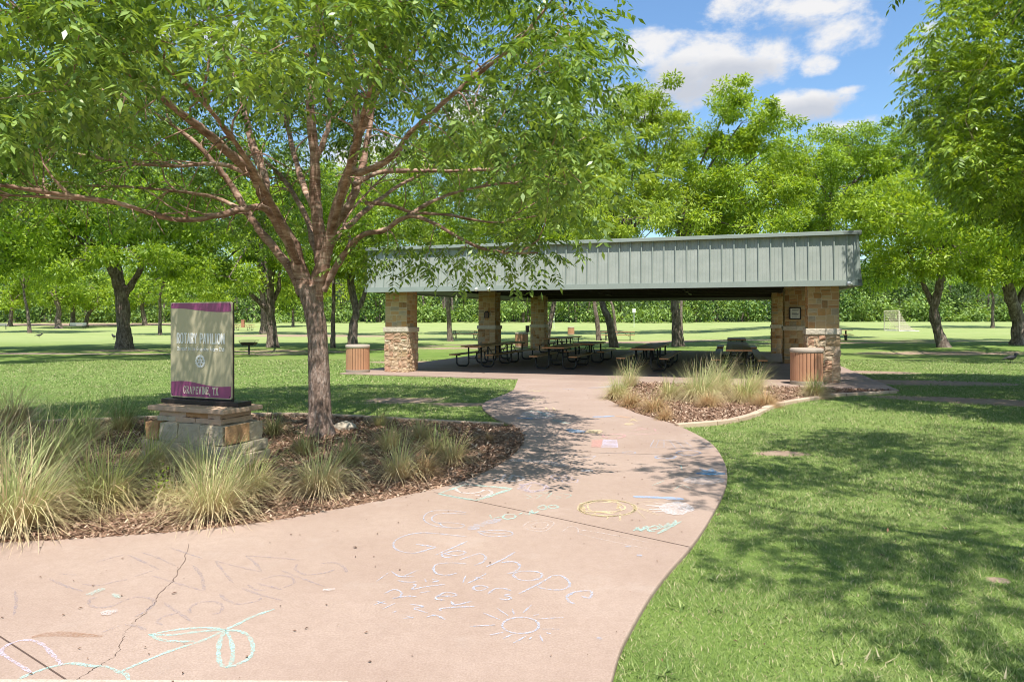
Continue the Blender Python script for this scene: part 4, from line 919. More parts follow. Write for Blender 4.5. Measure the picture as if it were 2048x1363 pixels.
chalk('turquoise chalk scribbled name across the joint', 'aqua', .022, [R8(s) for s in [[(955, 100), (965, 125)], [(980, 125), (1040, 110)], [(1040, 120), (1060, 100), (1120, 100), (1125, 120), (1070, 130), (1040, 120)], [(1150, 100), (1180, 85)], [(1190, 90), (1220, 100), (1230, 75)], [(1240, 65), (1250, 90), (1290, 75)], [(1280, 50), (1320, 35), (1340, 55), (1310, 65), (1280, 50)], [(1350, 40), (1400, 35), (1420, 50), (1370, 55), (1350, 40)]]])
chalk('thin cream chalk outline with a long tail along the joint', 'white', .01, [R8(s) for s in [[(1180, 180), (1220, 150), (1300, 135), (1390, 150), (1370, 185), (1320, 212), (1230, 205), (1180, 180)], [(1230, 175), (1290, 150), (1350, 160), (1330, 190), (1260, 195), (1230, 175)], [(1450, 215), (1500, 180), (1550, 190), (1560, 230)], [(1550, 200), (1750, 230), (2040, 290)], [(1540, 225), (1750, 275), (2040, 335)]]], True)
chalk('turquoise chalk frame of the letter S at the left path edge', 'aqua', .05, [R6(s) for s in [[(170, 745), (330, 690)], [(330, 688), (470, 700), (620, 714)], [(610, 716), (500, 752), (400, 785)], [(400, 785), (290, 768), (170, 745)]]])
chalk('white chalk letter S inside the turquoise frame', 'white', .035, [R6(s) for s in [[(275, 712), (290, 732), (350, 742), (420, 735), (450, 722), (480, 725), (492, 742), (450, 758), (390, 752)]]])
chalk('white chalk initials next to the framed S', 'white', .035, [R6(s) for s in [[(575, 625), (560, 650), (545, 672)], [(625, 628), (605, 650), (590, 672)], [(495, 655), (560, 668), (640, 668), (685, 655), (660, 640), (600, 645)]]])
chalk('lilac chalk scribble spiral right of the framed S', 'lilac', .02, [R6(ell(740, 705, 75, 24, 50, 0, 4, .35)), R6([(650, 720), (690, 690), (700, 725), (730, 690)])]+[R6(ell(900+30*k, 640+14*(k % 3), 50, 12, 10, 0, 1, .4)) for k in range(3)], True)
chalk('turquoise chalk criss cross writing beneath the lilac scribble', 'aqua', .016, [R6([(680+60*k, 745+(k % 2)*14), (730+60*k, 765-(k % 3)*12), (700+60*k, 775)]) for k in range(5)]+[R6([(740, 735), (930, 742)])], True)
chalk('big yellow scribbled chalk sun on the right half of the path', 'yellow', .022, [R6(ell(1190, 832, 170, 48, 60, 0, 4, .07)), R6(ell(1160, 825, 120, 35, 30, .5, 3, .3)), R6([(1120, 860), (1095, 880)]), R6([(1205, 870), (1185, 900)]), R6([(1265, 860), (1265, 910)])])
chalk('thin yellow chalk rays fanning right of the yellow sun', 'yellow', .011, [R6([(1350, 800), (1500, 785)]), R6([(1350, 820), (1480, 860)]), R6([(1350, 830), (1420, 895)]), R6([(1350, 815), (1560, 800)]), R6([(1350, 825), (1500, 875)])])
chalk('sky blue chalk bar above the white cloud patch', 'sky', .10, [R6([(1345, 762), (1500, 768), (1650, 778)])])
chalk('white chalk cloud patch right of the yellow sun', 'white', .05, [R6([(1420, 815), (1560, 825)]), R6([(1440, 840), (1560, 838)]), R6([(1460, 855), (1560, 850)]), R6([(1470, 800), (1580, 815)])], False, [R6(ell(1605, 833, 105, 38, 26, 0, 1, .12))[:-1]])
chalk('bright turquoise chalk name at the right path edge', 'aqua', .028, [R6(s) for s in [[(1345, 970), (1380, 945)], [(1360, 945), (1400, 970)], [(1350, 958), (1400, 972)], [(1400, 968), (1420, 940), (1440, 968), (1480, 970)], [(1440, 950), (1480, 938), (1500, 955), (1450, 962)], [(1500, 930), (1530, 948), (1560, 920)], [(1545, 945), (1590, 925), (1600, 905)], [(1635, 912), (1550, 955), (1490, 988)]]])
chalk('vivid blue chalk creature in the tree shade at the right edge', 'deep', .07, [R6([(1720, 620), (1800, 628), (1900, 625)])], False, [R6([(1740, 590), (1790, 605), (1820, 590), (1850, 612), (1900, 622), (1800, 635), (1720, 625), (1760, 608)])])
chalk('pale chalk oval beneath the vivid blue creature', 'white', .03, [R6(ell(1770, 665, 120, 22, 22))], True, [R6(ell(1770, 665, 118, 21, 22))[:-1]])
chalk('thin blue chalk fence pattern in the shade', 'blue', .013, [R6(s) for s in [[(1470, 420), (1445, 465)], [(1470, 420), (1640, 425), (1780, 420)], [(1560, 420), (1600, 470)], [(1650, 425), (1700, 465)], [(1740, 425), (1820, 470)], [(1445, 465), (1600, 468), (1820, 470)], [(1500, 422), (1480, 465)], [(1600, 424), (1650, 468)], [(1530, 422), (1530, 465)]]])
chalk('blue chalk puddle scribbles below the fence pattern', 'sky', .02, [R6(ell(1540, 525, 60, 10, 20, 0, 2, .2)), R6(ell(1680, 500, 70, 14, 20, 0, 2, .2)), R6(ell(1320, 498, 40, 7, 12))], True)
chalk('small light blue chalk strokes left of the oval', 'aqua', .016, [R6([(1460, 695), (1530, 668)]), R6([(1590, 720), (1640, 690)]), R6([(1640, 690), (1690, 715)]), R6([(1630, 570), (1640, 605)])])
chalk('wide white smudged chalk arc near the left bend', 'white', .16, [R6([(600, 545), (720, 545), (850, 562), (930, 582)])], True)
chalk('white chalk dot below the smudged arc', 'white', .05, [], False, [R6(ell(1065, 607, 38, 8, 14))[:-1]])
chalk('pale blue chalk bars above the smudged arc', 'blue', .02, [R6([(900, 558), (935, 522)]), R6([(990, 520), (1060, 525), (1120, 518)]), R6([(1120, 518), (1090, 540)]), R6([(880, 495), (1000, 498)]), R6([(1130, 498), (1280, 500)])], True)
chalk('square chalk patch shading from red to lavender', 'red', .03, [], False, [R6([(1095, 420), (1160, 418), (1150, 466), (1092, 464)])])
chalk('lavender half of the square chalk patch', 'lilac', .03, [R6([(1245, 420), (1252, 468)])], False, [R6([(1162, 418), (1245, 420), (1252, 468), (1152, 467)])])
chalk('blue end of the striped chalk lozenge', 'deep', .02, [], False, [R6([(930, 358), (960, 354), (1060, 366), (1050, 378), (960, 374)])])
chalk('yellow end of the striped chalk lozenge', 'yellow', .02, [], False, [R6([(1064, 366), (1075, 360), (1150, 362), (1165, 374), (1140, 382), (1055, 379)])])
chalk('blue and white chalk streak in the middle distance', 'sky', .12, [R6([(1100, 283), (1180, 280), (1230, 275)])])
chalk('orange chalk streak beside the blue one', 'orange', .10, [R6([(1235, 275), (1290, 283), (1330, 287)])], True)
chalk('yellow chalk star by the right bed', 'yellow', .05, [R6([(1295, 298), (1400, 302)]), R6([(1330, 292), (1370, 312)]), R6([(1360, 290), (1320, 310)])], False, [R6(ell(1320, 326, 30, 7, 12))[:-1]])
chalk('loose pink chalk scribbles right of the lozenge', 'pink', .03, [R6(ell(1230, 398, 65, 12, 24, 0, 2, .3)), R6([(1330, 345), (1400, 350), (1350, 365), (1460, 352), (1480, 370)]), R6([(1310, 380), (1400, 388), (1500, 380)])], True)
chalk('yellow chalk letter H near the pavilion', 'yellow', .06, [R6([(815, 225), (835, 245)]), R6([(858, 225), (880, 245)]), R6([(805, 238), (910, 240)])])
chalk('faint lime chalk zigzag nearest the pavilion', 'lime', .05, [R6([(710, 128), (740, 122), (760, 130), (800, 122), (860, 128)]), R6([(790, 96), (850, 98)])], True)
chalk('faint lime chalk scrawl below the zigzag', 'lime', .04, [R6([(690, 172), (750, 165), (745, 180), (830, 178)]), R6([(700, 185), (800, 188)])], True)
chalk('pale blue chalk dash near the pavilion floor', 'sky', .12, [R6([(920, 112), (1000, 118)])], True)
chalk('wide pale blue chalk smear beside the right bed top', 'blue', .2, [R6([(1070, 108), (1180, 102), (1230, 90)])], True)
chalk('thin pink chalk dash on the slab edge', 'pink', .06, [R6([(835, 68), (910, 70)])], True)
chalk('mint and white chalk lettering patch in front of the shade', 'aqua', .06, [R6([(690, 255), (760, 245), (800, 262), (840, 255)]), R6([(680, 275), (780, 272), (870, 285)]), R6([(720, 262), (750, 282)]), R6([(790, 255), (830, 282)])])
chalk('white chalk haze under the mint lettering', 'white', .1, [R6([(680, 225), (720, 222)])], True, [R6(ell(770, 272, 110, 24, 20))[:-1]])
chalk('blue chalk smear in the shade at the left bend', 'deep', .14, [R6([(640, 288), (690, 290), (740, 295)])])
chalk('teal chalk smear inside the tree shade', 'aqua', .12, [R6([(860, 300), (920, 315), (960, 325)])], True)
chalk('mint chalk smudge on the left grey writing', 'aqua', .05, [R7([(510, 385), (560, 365), (610, 345)]), R7([(660, 375), (700, 402)])], True)
chalk('pale chalk smudge beneath the mint one', 'white', .07, [R7([(600, 500), (640, 485), (690, 475)]), R7([(1890, 355), (1960, 350)])], True)
chalk('faint blue dab at right of the chalk sun', 'sky', .05, [R8([(1685, 945), (1720, 955)]), R8([(1880, 318), (1920, 322)]), R8([(1960, 385), (1990, 378)])], True)

# fallen leaves and specks on the path
def litter():
    r = np.random.default_rng(8); n = 300; X = r.uniform(-4, 3.2, n*3); Y = 3+r.random(n*3)**1.3*16; k = inpoly(X, Y, path_poly); X, Y = X[k][:n], Y[k][:n]; n = len(X)
    L_ = r.uniform(.004, .012, n)*(1+Y*.04); L_[::40] *= 1.9; a = r.uniform(0, 6.28, n); d = np.stack([np.cos(a), np.sin(a), 0*a], 1)*L_[:, None]; s_ = np.stack([-np.sin(a), np.cos(a), 0*a], 1)*L_[:, None]*.4
    c = np.stack([X, Y, np.full(n, .007)], 1); up = np.array((0, 0, .004))
    V = np.stack([c-d, c-s_+up, c+d, c+s_+up], 1).reshape(-1, 3)
    n = 500; X = r.uniform(.5, 11, n); Y = r.uniform(3, 16, n); k = ~inpoly(X, Y, path_poly) & ~inpoly(X, Y, slab_poly); X, Y = X[k], Y[k]; n = len(X); L_ = r.uniform(.008, .022, n); a = r.uniform(0, 6.28, n)
    d = np.stack([np.cos(a), np.sin(a), r.normal(0, .3, n)], 1)*L_[:, None]; s_ = np.stack([-np.sin(a), np.cos(a), 0*a], 1)*L_[:, None]*.4; c = np.stack([X, Y, np.full(n, .002)], 1)
    V = np.concatenate([V, np.stack([c-d, c-s_, c+d, c+s_], 1).reshape(-1, 3)])
    t = NT('leaf_litter'); c_ = t.ramp(isl(t), [(0, (.07, .035, .02)), (1, (.22, .12, .07))]); mt = t.done(t.bsdf(c_, .9))
    tag(link('leaf_litter', npmesh('leaf_litter', V, np.arange(len(V)).reshape(-1, 4)), mt), 'tiny dry leaves and crumbs scattered on the path and lawn', 'leaf litter', kind='stuff')
litter()
# boulder by the tree
def boulder(px, py, sx, sy, sz, label):
    import bmesh
    bm = bmesh.new(); bmesh.ops.create_icosphere(bm, subdivisions=4, radius=1)
    from mathutils import noise as mn
    for v in bm.verts:
        n_ = mn.noise(v.co*1.4+Vector((px, 0, 0)))*.28+mn.noise(v.co*4)*.08; v.co *= 1+n_; v.co = Vector((v.co.x*sx, v.co.y*sy, v.co.z*sz))
    me = bpy.data.meshes.new('boulder'); bm.to_mesh(me); bm.free(); o = link('boulder', me, M['rock'], smooth=True); x, y = G(px, py); o.location = (x, y, .02); tag(o, label, 'boulder')
boulder(690, 856, .17, .10, .085, 'pale rounded boulder in the mulch right of the large tree')

# ------------------------------------------------------------------ park furniture
def grill(px, py, label, s_=1.0, rz=0):
    x, y = G(px, py); o = thing('pedestal_grill', (x, y, gz(x, y)), label, 'grill', rz=rz)
    m = MB(); m.tube([(0, 0, 0), (0, 0, .48)], .045, 10); m.build('post', M['dark_metal'], o)
    m = MB(); N = 20
    V = [(-.36, -.24, .62), (.36, -.24, .62), (.36, .24, .62), (-.36, .24, .62), (-.28, -.18, .48), (.28, -.18, .48), (.28, .18, .48), (-.28, .18, .48)]
    m.add(V, [(7, 6, 5, 4), (0, 4, 5, 1), (1, 5, 6, 2), (2, 6, 7, 3), (3, 7, 4, 0)]); m.build('fire_bowl', M['dark_metal'], o)
    m = MB()
    for k in range(15): m.tube([(-.38+.054*k, -.25, .66), (-.38+.054*k, .25, .66)], .008, 5)
    m.build('grate', M['black_tube'], o)
    m = MB(); m.tube([(-.40, -.26, .72), (.40, -.26, .72), (.40, .26, .72), (-.40, .26, .72), (-.40, -.26, .72)], .014, 6)
    for sx in (-1, 1): m.tube([(sx*.40, -.26, .72), (sx*.36, -.24, .60)], .01, 6); m.tube([(sx*.40, 0, .72), (sx*.48, 0, .72)], .014, 6)
    m.build('guard_rail', M['black_tube'], o)
grill(498, 708, 'black pedestal grill right of the sign')
x, y = (1055-CX)/F*46, 46
o = thing('electrical_box', (x, y, gz(x, y)), 'dark box on a post behind the slatted bin beyond the tables', 'utility box')
m = MB(); m.tube([(0, 0, 0), (0, 0, .95)], .04, 8); m.build('post', M['dark_metal'], o); m = MB(); m.box(-.13, .13, -.08, .08, .9, 1.32); m.box(-.14, .14, -.09, .09, 1.32, 1.34); bevel(m.build('box', M['dark_metal'], o), .01)
def bench(px, D, label, rz=0):
    x = (px-CX)/F*D; o = thing('park_bench', (x, D, gz(x, D)), label, 'bench', rz=rz)
    m = MB(); [m.box(-1.15, 1.15, -.25+.13*k, -.14+.13*k, .43, .46) for k in range(4)]; m.build('seat', M['trim'], o)
    m = MB(); [m.box(-1.15, 1.15, .27, .30, .55+.12*k, .64+.12*k) for k in range(3)]; m.build('backrest', M['trim'], o)
    for sx in (-1, 1): m = MB(); m.tube([(sx, -.22, 0), (sx, -.22, .43)], .03, 6); m.tube([(sx, .25, 0), (sx, .31, .9)], .03, 6); m.tube([(sx, -.22, .40), (sx, .27, .40)], .025, 6); m.build('leg', M['black_tube'], o)
bench(154, 98, 'green metal bench far off between the left trunks')
bench(-6, 96, 'dark bench cut by the left frame edge', R(40))
# sports goal with net
def goal():
    D = 70.0; x = (1783-CX)/F*D; o = thing('sports_goal', (x, D, gz(x, D)), 'white netted goal standing on the far field', 'goal', rz=R(-84))
    hw, hh, dp = 1.15, 2.05, 2.2; m = MB()
    m.tube([(-hw, 0, 0), (-hw, 0, hh), (hw, 0, hh), (hw, 0, 0)], .05, 8); m.build('front_frame', M['netting'], o)
    m = MB(); m.tube([(-hw, 0, .04), (-hw*.9, dp, .04), (hw*.9, dp, .04), (hw, 0, .04)], .04, 8); m.build('base_frame', M['white_metal'], o)
    m = MB()
    def pr(u, v):  # curved net sheet u across, v from the crossbar to the rear foot
        yy = dp*v**1.0; zz = hh*(1-v)**2.0; return ((-hw+2*hw*u)*(1-.1*v), yy, zz+.03)
    for i in range(19): m.tube([pr(i/18, v) for v in np.linspace(0, 1, 12)], .012, 4, False)
    for j in range(18): m.tube([pr(u, j/18) for u in (0, 1)], .012, 4, False)
    for sx in (0, 1):
        for j in range(12):
            v = j/12; a = pr(sx, v); m.tube([a, (a[0], a[1], .03)], .012, 4, False); zz = hh*(j+.5)/12; vv = 1-math.sqrt(max(zz/hh, 0)); m.tube([(a[0], 0, zz), (a[0], dp*vv, zz)], .012, 4, False)
    m.build('net', M['netting'], o)
goal()
def small_sign(px, py, D, hgt, w, h_, label, mat='white_metal'):
    x = (px-CX)/F*D; z = gz(x, D); o = thing('small_sign', (x, D, z), label, 'sign'); zt = H-(py-HY)/F*D-z
    m = MB(); m.tube([(0, 0, 0), (0, 0, zt)], .04, 6); m.build('post', M['white_metal'], o); m = MB(); m.box(-w/2, w/2, -.06, -.04, zt-h_, zt); m.build('sign_plate', M[mat], o)
small_sign(1268, 617, 105, 2, .5, .6, 'small white sign on a post before the far woods')
small_sign(1108, 624, 100, 2, .25, .3, 'thin pale post by the far woods behind the pillar')
x = (486-CX)/F*104; o = MB(); o.box(-.2, .2, -.2, .2, 0, 1.1); o.box(-.24, .24, -.24, .24, 1.1, 1.18); ob = bevel(o.build('brick_pillar', simple('brick_red', (.40, .17, .11), .9)), .02); ob.location = (x, 104, gz(x, 104)); tag(ob, 'short red brick pillar far right of the sign', 'pillar')
# birds
def bird(px, D, label, rz, s_=1.0):
    x = (px-CX)/F*D; m = MB()
    m.tube([(-.16, 0, .14), (-.12, 0, .145), (-.05, 0, .15), (.03, 0, .16), (.09, 0, .17), (.12, 0, .20), (.14, 0, .235), (.17, 0, .24), (.20, 0, .232), (.24, 0, .225)], [.012, .03, .055, .065, .05, .035, .034, .036, .015, .003], 10)
    m.tube([(-.12, 0, .15), (-.24, 0, .12)], [.03, .012], 6)
    for sy in (-1, 1): m.tube([(0, .025*sy, .12), (.01, .025*sy, 0), (.04, .03*sy, .004)], .006, 5)
    o = m.build('bird', M['bird'], None, True); o.location = (x, D, gz(x, D)); o.scale = (s_,)*3; o.rotation_euler.z = rz; tag(o, label, 'bird', 'birds on the grass')
bird(78, 68, 'black bird on the worn grass at the far left', .3, 1.6); bird(228, 62, 'black bird with raised tail left of the big trunk', 2.6, 1.8); bird(2022, 27, 'dark bird resting in the shade at the right edge', .2, 1.6)

# ------------------------------------------------------------------ trees
def tubes_np(polys, sides):
    """polys: list of (pts(n,3), radii(n)); returns V,F"""
    Vs = []; Fs = []; off = 0
    for pts, rad, in polys:
        pts = np.asarray(pts); n = len(pts); d = np.gradient(pts, axis=0); d /= np.linalg.norm(d, axis=1)[:, None]+1e-9
        ref = np.array((.3, .8, .2)) if abs(d[0, 2]) > .5 else np.array((0, 0, 1.))
        u = np.cross(d, ref); u /= np.linalg.norm(u, axis=1)[:, None]+1e-9; w = np.cross(d, u)
        a = np.arange(sides)*2*math.pi/sides; ring = pts[:, None]+rad[:, None, None]*(np.cos(a)[None, :, None]*u[:, None]+np.sin(a)[None, :, None]*w[:, None])
        Vs.append(ring.reshape(-1, 3)); i, k = np.meshgrid(np.arange(n-1), np.arange(sides), indexing='ij'); i = i.ravel(); k = k.ravel()
        Fs.append(np.stack([i*sides+k, i*sides+(k+1) % sides, (i+1)*sides+(k+1) % sides, (i+1)*sides+k], 1)+off); off += n*sides
    return np.concatenate(Vs), np.concatenate(Fs)
def skeleton(limbs, targets, rng, rmax=.6, bend=.25):
    """limbs: list of (pts, radii). connect every target to the growing skeleton. returns twig polys"""
    NP = []; NR = []; ND = []
    for pts, rad in limbs:
        d = np.gradient(pts, axis=0); d /= np.linalg.norm(d, axis=1)[:, None]+1e-9
        k = max(1, len(pts)//5); NP.append(pts[k:]); NR.append(rad[k:]); ND.append(d[k:])
    NP = np.concatenate(NP); NR = np.concatenate(NR); ND = np.concatenate(ND)
    T = np.asarray(targets); d0 = np.array([np.min(np.linalg.norm(NP-t, axis=1)) for t in T]); out = []
    for i in np.argsort(d0):
        t = T[i]; v = t-NP; dist = np.linalg.norm(v, axis=1)+1e-6; al = (v*ND).sum(1)/dist
        j = int(np.argmin(dist*(1.25-.35*al)+(NR < .012)*.6)); p = NP[j]; L_ = dist[j]; r0 = min(NR[j]*.7, .004+.0115*L_+.002*L_*L_)
        c = p+ND[j]*L_*.35+rng.normal(0, .06, 3)*L_+np.array((0, 0, .10*L_)); n = 6; s_ = np.linspace(0, 1, n)[:, None]
        pts = (1-s_)**2*p+2*s_*(1-s_)*c+s_*s_*t; pts[1:-1] += rng.normal(0, .012*L_, (n-2, 3)); rad = np.linspace(r0, .0035, n)
        out.append((pts, rad)); d = np.gradient(pts, axis=0); d /= np.linalg.norm(d, axis=1)[:, None]+1e-9
        NP = np.concatenate([NP, pts[1:]]); NR = np.concatenate([NR, rad[1:]]); ND = np.concatenate([ND, d[1:]])
    return out
def norm(v): return v/(np.linalg.norm(v, axis=-1, keepdims=True)+1e-9)
def pinnate(centers, rc, per, rng, L_=.20, ll=.06, lw=.021, pairs=4, outc=None, squash=.75):
    """compound leaves: a rachis with leaflets, drooping"""
    n = len(centers)*per; c = np.repeat(centers, per, 0); off = rng.normal(0, 1, (n, 3)); off = norm(off)*(rng.random((n, 1))**.45)*rc; off[:, 2] *= squash; o = c+off
    d = norm(off)*.8+rng.normal(0, .55, (n, 3)); d[:, 2] = d[:, 2]*.35-.12; d = norm(d); up = norm(np.array((0, 0, 1.))-d*d[:, 2:3]); s_ = np.cross(d, up); sc = rng.uniform(.7, 1.25, (n, 1))
    Q = []
    for k in range(pairs*2+1):
        i = k//2; t = (.3+.7*i/pairs) if k < pairs*2 else 1.0; base = o+d*L_*t*sc-np.array((0, 0, 1.))*L_*sc*.35*t*t
        if k < pairs*2: ld = norm((1 if k % 2 else -1)*s_*.9+d*.5-up*(.15+.6*rng.random((n, 1)))+rng.normal(0, .18, (n, 3)))
        else: ld = norm(d-up*.6)
        pw = norm(np.cross(ld, up+rng.normal(0, .25, (n, 3)))); l = ll*sc*rng.uniform(.8, 1.2, (n, 1)); w = lw*sc
        Q.append(np.stack([base, base+ld*l*.42+pw*w*.5, base+ld*l-up*l*.12, base+ld*l*.42-pw*w*.5], 1))
    V = np.concatenate(Q).reshape(-1, 3); return V
def leaves(centers, radii, per, rng, ll=.26, lw=.10, squash=.6):
    n = len(centers)*per; c = np.repeat(centers, per, 0); rc = np.repeat(radii, per)[:, None]
    off = norm(rng.normal(0, 1, (n, 3)))*(rng.random((n, 1))**.4); off[:, 2] = off[:, 2]*squash; o = c+off*rc
    d = norm(off)*.7+rng.normal(0, .6, (n, 3)); d[:, 2] -= .35; d = norm(d); up = np.array((0, 0, 1.))+rng.normal(0, .45, (n, 3))+off*.5
    s_ = norm(np.cross(d, up)); sz = rng.uniform(.6, 1.3, (n, 1)); l = ll*sz; w = lw*sz
    return np.stack([o, o+d*l*.45+s_*w*.5, o+d*l, o+d*l*.45-s_*w*.5], 1).reshape(-1, 3)
def mesh_quads(name, V): return npmesh(name, V, np.arange(len(V)).reshape(-1, 4))
def limb(pts, r0, r1, n=6, wob=.02, rng=None, pw=1.0):
    q = np.array(smooth_curve(pts, n)); t = np.linspace(0, 1, len(q)); rad = r0+(r1-r0)*t**pw
    if rng is not None: q[1:] += rng.normal(0, 1, (len(q)-1, 3))*wob*np.minimum(rad[1:, None]*3, .25); rad = rad*(1+rng.normal(0, .06, len(q)))
    return q, rad
def rough_trunk(me_V, sides, amt, rng): return me_V
# ---- the large tree in front
def main_tree():
    r = np.random.default_rng(21); D0 = 10.2; base = np.array((*G(640, 866), -.06)); root = thing('shade_tree', (base[0], base[1], -.03), 'large multi limbed shade tree in the mulch bed beside the sign', 'tree')
    o = np.array(root.location)
    P3 = lambda pts: [P(a, b, D0+c) for a, b, c in pts]
    trunk = limb([base+(0, 0, -.15)]+P3([(641, 855, 0), (640, 830, 0), (639, 780, 0), (637, 720, 0), (634, 660, 0), (626, 610, 0), (618, 575, 0)]), .20, .20, 8, .006, r)
    t = np.linspace(0, 1, len(trunk[1])); trunk = (trunk[0], .178-.035*np.minimum(t*1.5, 1)+.11*np.exp(-t*11)+.035*np.clip((t-.82)*5, 0, 1))
    Ls = [
     ([(620, 600, 0), (600, 537, 0), (586, 493, -.1), (549.6, 432.6, -.3), (529, 392, -.45), (513, 356, -.6), (473, 319.6, -.9), (424, 275, -1.3), (360, 225, -1.8), (290, 170, -2.3), (200, 110, -2.8), (90, 60, -3.2)], .125, .02),
     ([(529, 392, -.45), (526, 345, -.2), (505, 290, 0), (491, 230, .2), (470, 150, .4), (430, 60, .6), (400, -60, .8)], .075, .02),
     ([(606, 590, .05), (580, 537, .1), (533, 477, .2), (497, 428.6, .3), (461, 368, .3), (432.5, 331.7, .2), (392, 287, .1), (330, 240, 0), (250, 200, -.1), (130, 150, -.2)], .075, .015),
     ([(549, 432, -.3), (521, 414, -.6), (481, 420, -.9), (430, 432, -1.2), (380, 440, -1.5), (320, 432, -1.9), (230, 405, -2.4), (120, 388, -2.9), (0, 370, -3.4), (-120, 350, -3.8)], .05, .012),
     ([(230, 405, -2.4), (160, 398, -2.3), (60, 392, -2.2), (-40, 388, -2.2)], .025, .008),
     ([(513, 356, -.6), (440, 328, -.3), (350, 332, 0), (250, 325, .4), (120, 300, .8), (0, 265, 1.3)], .035, .01),
     ([(497, 428, .3), (430, 395, .8), (330, 380, 1.4), (200, 372, 2.0), (60, 380, 2.6)], .035, .01),
     ([(622, 605, 0), (638, 554, .05), (642, 493, .1), (630, 400, .1), (630, 323.6, 0), (622, 231, -.1), (625, 150, -.1), (632, 60, -.2), (640, -60, -.3), (650, -170, -.3)], .115, .03),
     ([(634, 430, .1), (600, 350, .9), (575, 250, 1.6), (560, 120, 2.2), (540, 0, 2.6)], .055, .02),
     ([(630, 323, 0), (655, 260, .1), (660, 190, .2), (655, 100, .4), (670, 0, .6)], .045, .015),
     ([(628, 610, 0), (646, 533, -.05), (660, 473, -.15), (683, 384, -.3), (703, 323.6, -.4), (715, 279, -.5), (711, 210, -.6), (702, 120, -.7), (700, 30, -.9), (690, -100, -1.1)], .105, .025),
     ([(668, 450, .1), (703, 400, .2), (722, 340, .4), (731, 300, .5), (743, 231, .7), (748, 150, .9), (765, 50, 1.1), (790, -80, 1.4)], .07, .02),
     ([(703, 340, -.4), (720, 345, -.5), (747, 335.7, -.6), (788, 311, -.8), (816, 271, -.9), (864, 227, -1.2), (905, 190, -1.5), (953, 150, -1.8), (1030, 90, -2.2), (1090, 20, -2.6)], .058, .012),
     ([(705, 370, .1), (740, 352, .2), (784, 342, .3), (897, 342, .6), (1000, 336, .9), (1100, 310, 1.3), (1180, 270, 1.7)], .045, .01),
     ([(646, 580, 0), (662, 552, -.05), (691, 505, -.2), (727, 469, -.4), (767.6, 461, -.6), (816, 432.6, -.8), (864, 445, -1.0), (945, 489, -1.3), (1010, 505, -1.5), (1075, 505, -1.7)], .058, .009),
     ([(731, 405, .2), (780, 410, .1), (824, 424, -.1), (900, 430, -.3), (990, 445, -.6), (1080, 430, -.9)], .03, .008),
     ([(816, 432, -.8), (870, 400, -.4), (950, 375, 0), (1050, 365, .5), (1150, 380, 1.0)], .03, .008),
     ([(691, 505, -.2), (700, 478, .3), (690, 440, .8), (740, 380, 1.6), (800, 320, 2.4)], .03, .01),
     ([(715, 279, -.5), (745, 210, -.7), (770, 160, -1.0), (830, 100, -1.4), (880, 30, -1.8)], .045, .012),
     # towards the camera and away from it
     ([(600, 537, 0), (560, 440, -.9), (500, 330, -1.9), (420, 220, -2.8), (330, 130, -3.4)], .05, .015), ([(660, 473, -.1), (700, 330, -1.3), (740, 180, -2.3), (800, 20, -3.1)], .05, .015),
     ([(638, 520, .1), (610, 430, 1.4), (560, 350, 2.8), (500, 300, 4.2), (440, 280, 5.4)], .06, .015), ([(646, 500, .1), (720, 430, 1.6), (800, 370, 3.0), (880, 330, 4.4)], .06, .015),
    ]
    limbs = [trunk]+[limb(P3(a), b*1.03, c*1.1, 5, .03, r, .8) for a, b, c in Ls]
    V, Fc = tubes_np([(limbs[0][0]-o, limbs[0][1])], 22)
    zz = V[:, 2]; ang = np.arctan2(V[:, 1], V[:, 0]); fl = np.exp(-np.maximum(zz, 0)*5)*.16; k = 1+fl*np.cos(ang*5+.7)
    cxy = np.zeros(2); V[:, :2] = V[:, :2]*k[:, None]; V += r.normal(0, .0022, V.shape)
    link('trunk', npmesh('trunk', V, Fc), M['bark_trunk'], root, True)
    V, Fc = tubes_np([(a-o, b) for a, b in limbs[1:]], 12); V += r.normal(0, .0035, V.shape); link('limbs', npmesh('limbs', V, Fc), M['bark_main'], root, True)
    # where foliage hangs: an umbrella about the trunk
    c0 = np.array((base[0]-.25, base[1]+.2, 0)); T = []
    while len(T) < 540:
        a = r.uniform(0, 2*math.pi); rho = 5.6*math.sqrt(r.random()); zlo = 4.4-1.6*max(0, (rho-1.5)/4.1)**1.2+.25*math.sin(a*3); zhi = 9.0-.085*rho*rho*1.6
        z = r.uniform(zlo, zhi); x = c0[0]+rho*math.cos(a)*1.02; y = c0[1]+rho*math.sin(a)
        if x > 1.75-.20*(y-7): continue
        px = CX+F*x/y; py = HY-F*(z-H)/y
        if y < base[1]+.7 and 400 < px < 860 and py > 170 and r.random() < .93: continue
        if px > 1222 - max(0, 60-py)*.6 or (px > 1170 and py > 300) : continue
        if px > 690 and py > 425 and r.random() < .95: continue
        if py > 470 and r.random() < .75: continue
        if py > 530: continue
        if px > 800 and 130 < py < 330 and r.random() < .30: continue
        if z > 6.3 and r.random() < .5: continue
        T.append((x, y, z))
    # hanging sprays in front of the fascia
    for (a, b, c) in [(775, 515, -.9), (800, 530, -.9), (850, 540, -1.0), (925, 530, -1.2), (940, 505, -1.2), (1030, 515, -1.5), (1060, 530, -1.6), (1080, 500, -1.6), (1050, 470, -1.3), (1090, 440, -1.2), (1120, 400, -.8), (720, 520, -.3)]: T.append(tuple(P(a, b-20, D0+c)))
    T = np.array(T); bare = []
    for k in range(260):   # bare dead twigs inside the crown
        px, py = (r.uniform(-80, 560), r.uniform(230, 470)) if k < 150 else (r.uniform(560, 1150), r.uniform(60, 420)); bare.append(P(px, py, D0+r.uniform(-2.8, 2.5)))
    tw = skeleton(limbs[1:], np.concatenate([T, np.array(bare)]), r)
